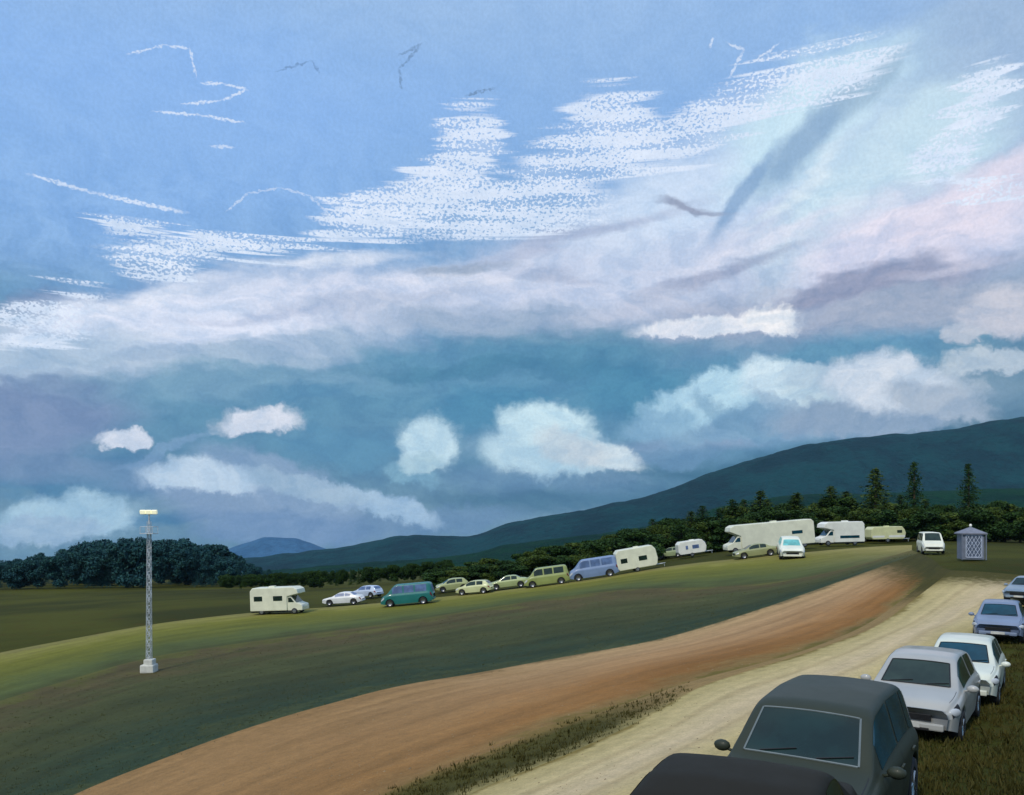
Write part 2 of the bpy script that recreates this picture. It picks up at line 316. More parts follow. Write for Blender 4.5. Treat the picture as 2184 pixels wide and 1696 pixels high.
M['tyre'] = paint('tyre_rubber', (38, 38, 40), .85); M['rim'] = paint('wheel_rim', (140, 142, 146), .35, .7); M['black_trim'] = paint('black_trim', (26, 26, 28), .6)
M['lamp_glass'] = glassmat('headlight_glass', (205, 210, 215), .15); M['plate'] = paint('number_plate', (200, 200, 195), .5); M['chrome'] = paint('bright_trim', (170, 175, 178), .25, .8)
M['bark'] = paint('bark', (74, 62, 48), .9, sc=6, var=.3)
M['leaf_dark'] = foliage('dark_evergreen_foliage', (38, 64, 22), (58, 84, 26), (30, 58, 28))
M['leaf_olive'] = foliage('olive_foliage', (64, 82, 26), (84, 98, 34), (46, 72, 28))
M['leaf_blue'] = foliage('haze_tinted_foliage', (34, 78, 84), (48, 90, 78), (28, 68, 80))  # leaf colour lightened towards blue-green, painting in some distance haze
M['galv'] = paint('galvanised_steel', (196, 202, 206), .5, .3, var=.25, sc=1.5); M['concrete'] = paint('pale_concrete', (205, 205, 196), .85, var=.1)

# ------------------------------------------------------------------ object helpers
def link(o, parent=None):
    COL.objects.link(o)
    if parent is not None: o.parent = parent
    return o
def tag(o, label=None, cat=None, group=None, kind=None):
    if label: o['label'] = label
    if cat: o['category'] = cat
    if group: o['group'] = group
    if kind: o['kind'] = kind
    return o
def mesh_obj(name, V, Fc, m, parent=None, smooth=False):
    me = bpy.data.meshes.new(name); me.from_pydata([tuple(map(float, v)) for v in V], [], [tuple(int(i) for i in f) for f in Fc]); me.update()
    if smooth: me.polygons.foreach_set('use_smooth', [True]*len(me.polygons))
    if m: me.materials.append(m)
    return link(bpy.data.objects.new(name, me), parent)
def bm_obj(name, bm, m, parent=None, smooth=False):
    me = bpy.data.meshes.new(name); bm.to_mesh(me); bm.free()
    if smooth: me.polygons.foreach_set('use_smooth', [True]*len(me.polygons))
    me.materials.append(m)
    return link(bpy.data.objects.new(name, me), parent)
def empty(name, loc, rz=0, tilt=(0, 0)):
    o = bpy.data.objects.new(name, None); o.location = loc; o.rotation_euler = (tilt[0], tilt[1], rz); o.empty_display_size = .3
    return link(o)
def box(bm, c, s, rot=None, bev=0.0):
    r = bmesh.ops.create_cube(bm, size=1); vs = r['verts']
    bmesh.ops.scale(bm, vec=s, verts=vs)
    if bev > 0:
        es = list({e for v in vs for e in v.link_edges})
        rr = bmesh.ops.bevel(bm, geom=es, offset=bev, segments=2, affect='EDGES', profile=.6)
        vs = list({v for f in rr['faces'] for v in f.verts} | {v for v in vs if v.is_valid})
    if rot is not None: bmesh.ops.rotate(bm, matrix=rot, verts=vs)
    bmesh.ops.translate(bm, vec=c, verts=vs)
def tube(bm, p, q_, r1, r2=None, seg=8):
    p = Vector(p); q_ = Vector(q_); r2 = r1 if r2 is None else r2; dvec = q_-p
    r = bmesh.ops.create_cone(bm, cap_ends=True, segments=seg, radius1=r1, radius2=r2, depth=dvec.length)
    bmesh.ops.rotate(bm, matrix=dvec.to_track_quat('Z', 'Y').to_matrix(), verts=r['verts'])
    bmesh.ops.translate(bm, vec=(p+q_)/2, verts=r['verts'])
def lathe_y(prof, seg=28):
    """profile [(r, y)] turned about the y axis"""
    V = []; Fc = []
    for (r, y) in prof:
        for k in range(seg):
            a = 2*math.pi*k/seg; V.append((r*math.cos(a), y, r*math.sin(a)))
    for i in range(len(prof)-1):
        for k in range(seg):
            k2 = (k+1) % seg; Fc.append((i*seg+k, i*seg+k2, (i+1)*seg+k2, (i+1)*seg+k))
    return V, Fc

# ------------------------------------------------------------------ ground
def grid_mesh(name, X, Y, Z, m, uv=None, uv2=None, kind='structure'):
    ny, nx = X.shape; V = np.stack([X, Y, Z], -1).reshape(-1, 3)
    idx = np.arange(nx*ny).reshape(ny, nx)
    Fc = np.stack([idx[:-1, :-1], idx[:-1, 1:], idx[1:, 1:], idx[1:, :-1]], -1).reshape(-1, 4)
    me = bpy.data.meshes.new(name); me.vertices.add(len(V)); me.vertices.foreach_set('co', V.ravel())
    me.loops.add(Fc.size); me.loops.foreach_set('vertex_index', Fc.ravel().astype(np.int32))
    me.polygons.add(len(Fc)); me.polygons.foreach_set('loop_start', np.arange(0, Fc.size, 4, dtype=np.int32)); me.update(calc_edges=True)
    me.polygons.foreach_set('use_smooth', [True]*len(Fc))
    if uv is not None:
        if uv2 is not None:
            l2 = me.uv_layers.new(name='Along'); l2.data.foreach_set('uv', uv2.reshape(-1, 2)[Fc.ravel()].ravel())
        l = me.uv_layers.new(name='UVMap'); l.data.foreach_set('uv', uv.reshape(-1, 2)[Fc.ravel()].ravel())
    me.validate(); me.materials.append(m)
    o = link(bpy.data.objects.new(name, me)); o['kind'] = kind
    return o
def ground_mat(name, stops, grit=.02, streak=1.0, wob=.10, dark=.25, rough=.95, tan=None, ruts=(), fade=None):
    """colour across the band (UV.x), broken up by noise that runs along it"""
    m, q, pr, o = mat(name)
    uvn = q.n.new('ShaderNodeUVMap'); uvn.uv_map = 'UVMap'; uv = uvn.outputs[0]; un2 = q.n.new('ShaderNodeUVMap'); un2.uv_map = 'Along'; sx, sy, _ = q.sep(uv)
    pos = q.n.new('ShaderNodeNewGeometry').outputs['Position']
    n1 = q.noise(pos, .25, 5, .6); n2 = q.noise(pos, 2.2, 4, .65); n3 = q.noise(pos, 14, 4, .7)
    f = q.math('ADD', sx, q.math('MULTIPLY', q.math('SUBTRACT', n1, .5), wob*1.6))
    f = q.math('ADD', f, q.math('MULTIPLY', q.math('SUBTRACT', n2, .5), wob*.7))
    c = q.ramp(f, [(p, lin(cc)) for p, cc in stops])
    if tan is not None:
        c = q.mix(q.mr(q.math('ADD', q.sep(pos)[0], q.math('MULTIPLY', q.math('SUBTRACT', n1, .5), 14.0)), tan[0], tan[1], 0, .85), c, lin(tan[2]))
    for r_ in ruts:
        rr_ = q.math('ABSOLUTE', q.math('SUBTRACT', q.math('ADD', sx, q.math('MULTIPLY', q.math('SUBTRACT', n1, .5), .10)), r_))
        c = q.mix(q.mr(rr_, .0, .05, .2, 0), c, lin((112, 84, 50)))
    for fade in (fade or ()): c = q.mix(q.mr(q.math('ADD', q.sep(un2.outputs[0])[1], q.math('MULTIPLY', q.math('SUBTRACT', n2, .5), .06)), fade[0], fade[1]), c, lin(fade[2]))
    lo = q.noise(q.comb(q.math('MULTIPLY', sx, 9*streak), q.math('MULTIPLY', sy, .05)), 1.6, 5, .6)
    c = q.mix(.8, c, q.ramp(lo, [(.3, (1-dark,)*3), (.68, (1+dark*.7,)*3)]), 'MULTIPLY')
    c = q.mix(.8, c, q.ramp(n3, [(.25, (.72, .72, .7)), (.75, (1.25, 1.25, 1.22))]), 'MULTIPLY')
    c = q.mix(.6, c, q.ramp(n2, [(.3, (.78, .8, .78)), (.7, (1.2, 1.18, 1.15))]), 'MULTIPLY')
    q.put(pr.inputs['Base Color'], c); pr.inputs['Roughness'].default_value = rough; pr.inputs['Specular IOR Level'].default_value = .15
    bump(q, pr, q.math('ADD', q.math('MULTIPLY', n3, .4), n2), grit*3)
    return m
# open ground: dark olive grass with patches
m, q, pr, o_ = mat('dark_olive_grass')
pos = q.n.new('ShaderNodeNewGeometry').outputs['Position']
n0 = q.noise(pos, .03, 5, .6); n1 = q.noise(pos, .5, 5, .65); n3 = q.noise(pos, 12, 4, .7)
c = q.mix(q.mr(n0, .35, .65), lin((52, 56, 18)), lin((74, 76, 24))); c = q.mix(q.mr(n1, .5, .75, 0, .6), c, lin((74, 56, 20)))
c = q.mix(.8, c, q.ramp(n3, [(.25, (.6,)*3), (.75, (1.35,)*3)]), 'MULTIPLY')
q.put(pr.inputs['Base Color'], c); pr.inputs['Roughness'].default_value = .95; pr.inputs['Specular IOR Level'].default_value = .1; bump(q, pr, n3, .06)
M['grass'] = m
rr = np.concatenate([[0.0], np.exp(np.linspace(math.log(1.5), math.log(7000), 225))]); aa = np.linspace(-math.pi, math.pi, 361)
AA, RR = np.meshgrid(aa, rr); X = RR*np.sin(AA); Y = RR*np.cos(AA)
grid_mesh('ground', X, Y, H(X, Y)-.0012*RR.clip(0, 400)-.02, M['grass'])

def resample(pl, n):
    pl = np.array(pl, float); s = np.r_[0, np.cumsum(np.hypot(*np.diff(pl, axis=0).T))]; t = np.linspace(0, s[-1], n)
    x = np.interp(t, s, pl[:, 0]); y = np.interp(t, s, pl[:, 1])
    k = np.ones(9)/9; xp = np.convolve(np.pad(x, 4, 'edge'), k, 'valid'); yp = np.convolve(np.pad(y, 4, 'edge'), k, 'valid')
    xp[0], yp[0], xp[-1], yp[-1] = x[0], y[0], x[-1], y[-1]
    return xp, yp
E = {
 1: [(-420, 1480), (20, 1388), (330, 1330), (540, 1306), (740, 1293), (1000, 1268), (1250, 1238), (1450, 1204), (1700, 1180), (1850, 1166), (1945, 1163)],
 2: [(-420, 1640), (20, 1488), (310, 1402), (540, 1368), (850, 1328), (1100, 1287), (1330, 1256), (1560, 1252), (1730, 1232), (1860, 1198), (1945, 1174)],
 3: [(-300, 1990), (0, 1775), (180, 1684), (450, 1580), (600, 1530), (850, 1462), (1000, 1440), (1200, 1402), (1400, 1368), (1600, 1308), (1800, 1238), (1960, 1180)],
 4: [(560, 1840), (815, 1695), (1060, 1598), (1310, 1510), (1480, 1452), (1600, 1422), (1715, 1390), (1850, 1336), (1930, 1276), (2010, 1212)],
 5: [(780, 1840), (1010, 1690), (1195, 1618), (1350, 1548), (1490, 1466), (1610, 1428), (1722, 1394), (1870, 1340), (1945, 1283), (2030, 1218)],
 6: [(1150, 2080), (1330, 1800), (1480, 1690), (1650, 1600), (1860, 1500), (2000, 1415), (2080, 1350), (2184, 1292), (2330, 1242)]}
def edge_xy(k, n):
    u, v = resample(E[k], n); return np.array([hit(a, c_) for a, c_ in zip(u, v)])
def strip(name, ea, eb, m, layer, n=130, nc=22):
    A = edge_xy(ea, n); Bq = edge_xy(eb, n); s = np.linspace(0, 1, nc)[None, :, None]
    P = A[:, None]*(1-s)+Bq[:, None]*s; X, Y = P[..., 0], P[..., 1]; r = np.hypot(X, Y)
    ctr = P.mean(1); L = np.r_[0, np.cumsum(np.hypot(*np.diff(ctr, axis=0).T))]
    uv = np.stack([np.broadcast_to(s[..., 0], X.shape), np.broadcast_to(L[:, None], X.shape)], -1)
    uv2 = np.stack([np.broadcast_to(s[..., 0], X.shape), np.broadcast_to(np.linspace(0, 1, n)[:, None], X.shape)], -1)
    return grid_mesh(name, X, Y, H(X, Y)+layer*(.004+.00006*r), m, uv, uv2)
GA, GB, GC = (104, 112, 40), (70, 84, 60), (166, 132, 96)
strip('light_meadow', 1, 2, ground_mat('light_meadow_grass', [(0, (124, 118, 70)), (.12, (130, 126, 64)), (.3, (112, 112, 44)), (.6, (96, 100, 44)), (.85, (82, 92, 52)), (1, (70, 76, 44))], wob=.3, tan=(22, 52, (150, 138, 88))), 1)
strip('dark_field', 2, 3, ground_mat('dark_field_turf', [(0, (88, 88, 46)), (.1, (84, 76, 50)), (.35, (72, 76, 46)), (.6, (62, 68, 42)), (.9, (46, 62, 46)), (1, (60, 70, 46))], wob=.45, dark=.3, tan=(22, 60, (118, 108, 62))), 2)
strip('dirt_road', 3, 4, ground_mat('brown_dirt', [(0, (120, 104, 72)), (.06, (172, 142, 102)), (.3, (174, 140, 102)), (.55, (162, 124, 84)), (.72, (150, 108, 64)), (.88, (140, 98, 52)), (.97, (130, 106, 64)), (1, (104, 92, 44))], wob=.2, ruts=(.36, .78), tan=(8, -9, (146, 112, 72)), fade=[(.93, .985, (64, 62, 24))]), 3)
strip('grass_verge', 4, 5, ground_mat('verge_grass', [(0, (120, 100, 56)), (.25, (74, 70, 28)), (.7, (66, 64, 26)), (1, (150, 138, 92))], wob=.35, fade=[(.44, .6, (142, 118, 78)), (.90, .96, (68, 64, 26))]), 4)
strip('sand_track', 5, 6, ground_mat('pale_sand', [(0, (128, 112, 62)), (.05, (174, 158, 110)), (.25, (192, 174, 130)), (.5, (198, 178, 144)), (.75, (190, 172, 126)), (.93, (170, 154, 106)), (1, (100, 92, 44))], wob=.14, dark=.16, ruts=(.3, .6), fade=[(.95, .995, (72, 68, 28))]), 5)

# ------------------------------------------------------------------ hills
def fbm(x, y, s, o=4): return noise.fractal(Vector((x*s, y*s, 3.1)), 1.0, 2.0, o)
def hill(name, prof, D, depth, zb, m, amp, seed=0, nu=420, nd=40):
    us = np.linspace(prof[0][0], prof[-1][0], nu); vt = np.interp(us, [p[0] for p in prof], [p[1] for p in prof])
    k = np.ones(7)/7; vt = np.convolve(np.pad(vt, 3, 'edge'), k, 'valid')
    X = np.zeros((nd, nu)); Y = X.copy(); Z = X.copy(); EE = X.copy(); WW = X.copy()
    for j in range(nd):
        t = j/(nd-1); dist = D+depth*(t-.6); w = math.sin(math.pi*min(1, t/.6)/2)**1.3 if t < .6 else math.cos(math.pi*(t-.6)/.8)**1.0
        for i, u in enumerate(us):
            a = (u-CU)/F; top = (CV-vt[i])/F*D; x = a*dist; y = dist
            e = amp*(fbm(x+seed*991, y, 3.2/depth, 6)+.5*fbm(x, y+seed*77, 16/depth, 3))*(1-.75*math.exp(-((t-.6)/.12)**2)*0)
            X[j, i] = x; Y[j, i] = y; Z[j, i] = top; EE[j, i] = e*w*(.35+.65*abs(t-.6)/.6); WW[j, i] = w
    zb_ = H(X, Y)-6-8*(1-WW); Z = zb_+(Z-zb_)*WW+EE
    return grid_mesh(name, X, Y, Z, m)
def wooded(name, c1, c2, sc):
    m, q, pr, o = mat(name); pos = q.n.new('ShaderNodeNewGeometry').outputs['Position']
    n = q.noise(pos, sc, 6, .65); n2 = q.noise(pos, sc*8, 4, .7)
    c = q.mix(q.mr(n, .38, .62), lin(c1), lin(c2)); c = q.mix(.7, c, q.ramp(n2, [(.3, (.7,)*3), (.7, (1.3,)*3)]), 'MULTIPLY')
    q.put(pr.inputs['Base Color'], c); pr.inputs['Roughness'].default_value = .95; pr.inputs['Specular IOR Level'].default_value = .05
    bump(q, pr, q.math('ADD', n2, n), 12); return m
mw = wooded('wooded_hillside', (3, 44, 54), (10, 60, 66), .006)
mf = wooded('haze_tinted_hillside', (44, 88, 124), (54, 98, 134), .003)  # pale blue of distant haze is painted into this hill's base colour
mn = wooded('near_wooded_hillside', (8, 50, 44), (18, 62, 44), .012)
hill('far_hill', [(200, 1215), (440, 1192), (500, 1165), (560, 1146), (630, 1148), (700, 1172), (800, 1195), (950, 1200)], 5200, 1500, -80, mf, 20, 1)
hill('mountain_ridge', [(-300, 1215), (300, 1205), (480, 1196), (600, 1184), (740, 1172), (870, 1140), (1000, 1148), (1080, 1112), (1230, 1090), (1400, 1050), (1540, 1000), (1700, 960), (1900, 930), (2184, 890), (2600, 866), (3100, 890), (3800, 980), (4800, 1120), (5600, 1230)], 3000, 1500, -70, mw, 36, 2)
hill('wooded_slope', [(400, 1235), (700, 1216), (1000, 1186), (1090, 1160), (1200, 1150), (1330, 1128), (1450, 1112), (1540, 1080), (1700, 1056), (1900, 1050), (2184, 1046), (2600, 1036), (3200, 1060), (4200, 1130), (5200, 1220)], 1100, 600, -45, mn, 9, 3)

# ------------------------------------------------------------------ foliage
def leaf_cloud(pts, nrm_jit, size, m_seed):
    """quads scattered at pts; returns arrays"""
    r = np.random.default_rng(m_seed); n = len(pts); a = r.normal(size=(n, 3)); a /= np.linalg.norm(a, axis=1)[:, None]
    c = r.normal(size=(n, 3)); c -= (c*a).sum(1)[:, None]*a; c /= np.linalg.norm(c, axis=1)[:, None]
    s = size*(.6+.8*r.random(n))[:, None]
    V = np.stack([pts-a*s, pts+c*s*.6, pts+a*s, pts-c*s*.6], 1).reshape(-1, 3)
    return V, np.arange(4*n).reshape(n, 4)
def tree_meshes(kind, seed, dens=1.0):
    """unit-height tree: trunk mesh and crown mesh"""
    r = np.random.default_rng(seed); bm = bmesh.new(); tube(bm, (0, 0, -.02), (0, 0, .9 if kind == 'fir' else .6), .018 if kind == 'fir' else .03, .004, 7)
    pts = []
    if kind == 'fir':
        lv = 30
        for i in range(lv):
            z = .05+.93*i/(lv-1); rad = .17*(1-z)**.75*(.75+.5*r.random())+.012
            nb = max(5, int(14*(1-z))+4)
            for k in range(nb):
                a = r.random()*6.283; ln = rad*(.7+.5*r.random()); 
                for t in np.linspace(.12, 1, int((9)*dens)):
                    pts.append((math.cos(a)*ln*t+r.normal()*.008, math.sin(a)*ln*t+r.normal()*.008, z-.05*t*t*(1.1-z)+r.normal()*.008))
            if i % 5 == 2: tube(bm, (0, 0, z), (math.cos(a)*rad*.8, math.sin(a)*rad*.8, z-.03), .005, .002, 4)
        size = .010
    else:
        wid = {'oak': .36, 'bush': .62, 'poplar': .2}[kind]; nl = {'oak': 22, 'bush': 18, 'poplar': 20}[kind]; zb = {'oak': .3, 'bush': .1, 'poplar': .15}[kind]
        for i in range(nl):
            zz = zb+(.92-zb)*r.random(); env = math.sin(math.pi*min(1, (zz-zb+.12)/(1.12-zb)))**.6
            a = r.random()*6.283; rd = wid*env*math.sqrt(r.random())*.8; cx, cy = rd*math.cos(a), rd*math.sin(a); cr = wid*.34*(.6+.7*r.random())
            tube(bm, (0, 0, max(.05, zz-.3)), (cx*.9, cy*.9, zz), .009, .003, 4)
            n = int(230*dens*(cr/.12)**1.2)
            g = r.normal(size=(n, 3)); g /= np.linalg.norm(g, axis=1)[:, None]; g *= (.55+.5*r.random(n))[:, None]*cr; g[:, 2] *= .75
            pts += [(cx+p[0], cy+p[1], min(1.02, zz+p[2])) for p in g]
        size = .022 if kind != 'bush' else .035
    V, Fc = leaf_cloud(np.array(pts), 1, size, seed)
    me = bpy.data.meshes.new('crown'); me.from_pydata(V.tolist(), [], Fc.tolist()); me.update()
    tm = bpy.data.meshes.new('trunk'); bm.to_mesh(tm); bm.free(); tm.materials.append(M['bark'])
    return tm, me
LIB = {}
for k, n in (('fir', 4), ('oak', 4), ('bush', 4), ('poplar', 3)):
    LIB[k] = [tree_meshes(k, 100*hash(k[0]+'x') % 97+i if False else {'fir': 10, 'oak': 30, 'bush': 50, 'poplar': 70}[k]+i, 1.6 if k == 'fir' else 1.0) for i in range(n)]
_crowns = {}
def tree(name, kind, var, loc, h, wfac, mk, label, cat='tree', group=None):
    tm, cm = LIB[kind][var % len(LIB[kind])]
    key = (kind, var % len(LIB[kind]), mk)
    if key not in _crowns: c2 = cm.copy(); c2.materials.clear(); c2.materials.append(M[mk]); _crowns[key] = c2
    e = empty(name, loc, random.random()*6.28); e.scale = (h*wfac, h*wfac, h)
    link(bpy.data.objects.new('trunk', tm), e); link(bpy.data.objects.new('crown', _crowns[key]), e)
    return tag(e, label, cat, group)
def tree_px(name, kind, var, u, vtop, k, wfac, mk, label, group=None, cat='tree'):
    x, y = (u-CU)/k, F/k; z = h1(x, y); h = (CV-vtop)/k-z
    return tree(name, kind, var, (x, y, z-.05), h, wfac, mk, label, cat, group)
# tall single conifers on the skyline
tree_px('conifer', 'fir', 0, 1950, 984, 13, 1.35, 'leaf_dark', 'tallest narrow conifer, standing above the gap between cream caravan and small white van')
tree_px('conifer', 'fir', 1, 2066, 988, 13, 1.4, 'leaf_dark', 'tall pointed conifer directly behind the grey kiosk')
tree_px('conifer', 'fir', 2, 1868, 998, 13, 2.2, 'leaf_olive', 'broad olive green conifer behind the cream caravan')
tree_px('conifer', 'fir', 3, 1772, 1036, 12.5, 2.4, 'leaf_olive', 'wide low conifer behind the white motorhome with the low dark windows')
tree_px('conifer', 'fir', 0, 1700, 1050, 12.5, 2.5, 'leaf_olive', 'small olive conifer behind the right end of the longest white motorhome')
tree_px('conifer', 'fir', 1, 1622, 1046, 12.3, 2.6, 'leaf_olive', 'pointed olive conifer behind the middle of the longest white motorhome')
tree_px('conifer', 'fir', 2, 1562, 1064, 12, 2.5, 'leaf_dark', 'low dark conifer behind the left end of the longest white motorhome')
tree_px('conifer', 'fir', 3, 1498, 1078, 12, 2.5, 'leaf_dark', 'dark spiky conifer rising above the small white caravan with the blue window')
tree_px('conifer', 'fir', 0, 1392, 1106, 12, 2.5, 'leaf_dark', 'lone pointed conifer above the big cream box caravan')
# belt of rounded trees
prof = [(930, 1220), (1000, 1204), (1080, 1192), (1150, 1172), (1250, 1150), (1350, 1126), (1450, 1100), (1550, 1084), (1650, 1072), (1750, 1062), (1830, 1058), (1950, 1066), (2060, 1070), (2130, 1066), (2200, 1070), (2400, 1070)]
REF = [(930, 'the pale lime car'), (1050, 'the pale green saloon'), (1125, 'the olive van'), (1225, 'the blue grey van'), (1315, 'the big cream box caravan'), (1412, 'the small white caravan'), (1535, 'the longest motorhome'), (1742, 'the second white motorhome'), (1845, 'the olive cream caravan'), (1932, 'the lone small white van'), (2030, 'the grey kiosk'), (2112, 'the sand track')]
ORD = ['first', 'second', 'third', 'fourth', 'fifth', 'sixth', 'seventh', 'eighth', 'ninth', 'tenth', 'eleventh', 'twelfth']
k_ = 0; cnt = {}
for row, (kk, off, st) in enumerate(((12.2, 2, 27), (14.0, 20, 30))):
    u = 925+row*13
    while u < 2420:
        vt = np.interp(u, [p[0] for p in prof], [p[1] for p in prof])+off+random.uniform(-8, 9)
        k2 = kk*random.uniform(.97, 1.03)
        hh = (CV-vt)/k2-h1((u-CU)/k2, F/k2)
        if hh < 2.2: vt -= (2.2-hh)*k2; hh = 2.2
        bush = hh < 4.6; ref = [r_[1] for r_ in REF if r_[0] <= u+12][-1] if u+12 >= 930 else REF[0][1]
        mk = ('leaf_dark', 'leaf_dark', 'leaf_olive')[k_ % 3]
        fir = (not bush) and row == 0 and 1440 < u < 2000 and k_ % 2 == 0
        ck = (row, 'fir' if fir else bush, ref); cnt[ck] = cnt.get(ck, 0)+1; vt -= 10*fir
        lab = f"{'olive' if mk == 'leaf_olive' else 'dark'} {'shrub' if bush else 'pointed tree' if fir else 'round tree'}, {('back', 'front')[row]} row, {ORD[cnt[ck]-1]} from left behind {ref}"
        tree_px('shrub' if bush else 'conifer' if fir else 'round_tree', 'bush' if bush else 'fir' if fir else 'oak', k_, u, vt, k2, random.uniform(1.4, 1.9)*(1.25 if hh < 3 else 1) if bush else random.uniform(2.2, 2.8) if fir else random.uniform(1.3, 1.7), mk,
            lab, 'shrubs of the hedge' if bush else 'small conifers of the belt' if fir else 'rounded trees of the belt', 'shrub' if bush else 'tree')
        u += st*random.uniform(.8, 1.2); k_ += 1
# wood on the left: one far-off mass
def wood(name, prof, ks, step, mk, label):
    VV = []; FF = []; off = 0; i = 0
    for kk in ks:
        u = prof[0][0]
        while u < prof[-1][0]:
            vt = np.interp(u, [p[0] for p in prof], [p[1] for p in prof])+random.uniform(-5, 9)+(max(0, kk-ks[0]))*9
            x, y = (u-CU)/kk, F/kk; z = h1(x, y); h = max(3.5, (CV-vt)/kk-z)
            cm = LIB[('oak', 'oak', 'bush', 'fir', 'oak')[random.randrange(5)]][i % 3][1]
            n = len(cm.vertices); co = np.empty(n*3); cm.vertices.foreach_get('co', co); co = co.reshape(-1, 3)
            q4 = co.reshape(-1, 4, 3); cen = q4.mean(1, keepdims=True); q4 = cen+(q4-cen)*.95; co = q4.reshape(-1, 3); n = len(co)
            wf = random.uniform(.8, 1.2); a = random.random()*6.28; ca, sa = math.cos(a), math.sin(a)
            P = np.c_[(co[:, 0]*ca-co[:, 1]*sa)*h*wf+x, (co[:, 0]*sa+co[:, 1]*ca)*h*wf+y, co[:, 2]*h+z]
            VV.append(P); FF.append(np.arange(n).reshape(-1, 4)+off); off += n; i += 1; u += step*random.uniform(.6, 1.4)
    V = np.concatenate(VV); Fc = np.concatenate(FF)
    me = bpy.data.meshes.new(name); me.vertices.add(len(V)); me.vertices.foreach_set('co', V.ravel())
    me.loops.add(Fc.size); me.loops.foreach_set('vertex_index', Fc.ravel().astype(np.int32)); me.polygons.add(len(Fc))
    me.polygons.foreach_set('loop_start', np.arange(0, Fc.size, 4, dtype=np.int32)); me.update(calc_edges=True); me.materials.append(M[mk])
    return tag(link(bpy.data.objects.new(name, me)), label, 'wood', kind='stuff')
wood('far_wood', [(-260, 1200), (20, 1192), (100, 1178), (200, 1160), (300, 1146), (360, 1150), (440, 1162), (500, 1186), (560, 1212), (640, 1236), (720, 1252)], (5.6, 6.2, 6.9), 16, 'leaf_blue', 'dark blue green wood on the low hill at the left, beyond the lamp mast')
wood('scrub', [(480, 1226), (600, 1236), (700, 1238), (850, 1230), (960, 1220)], (7.2, 8.5, 10), 14, 'leaf_dark', 'low dark scrub along the foot of the hills behind the small parked cars')

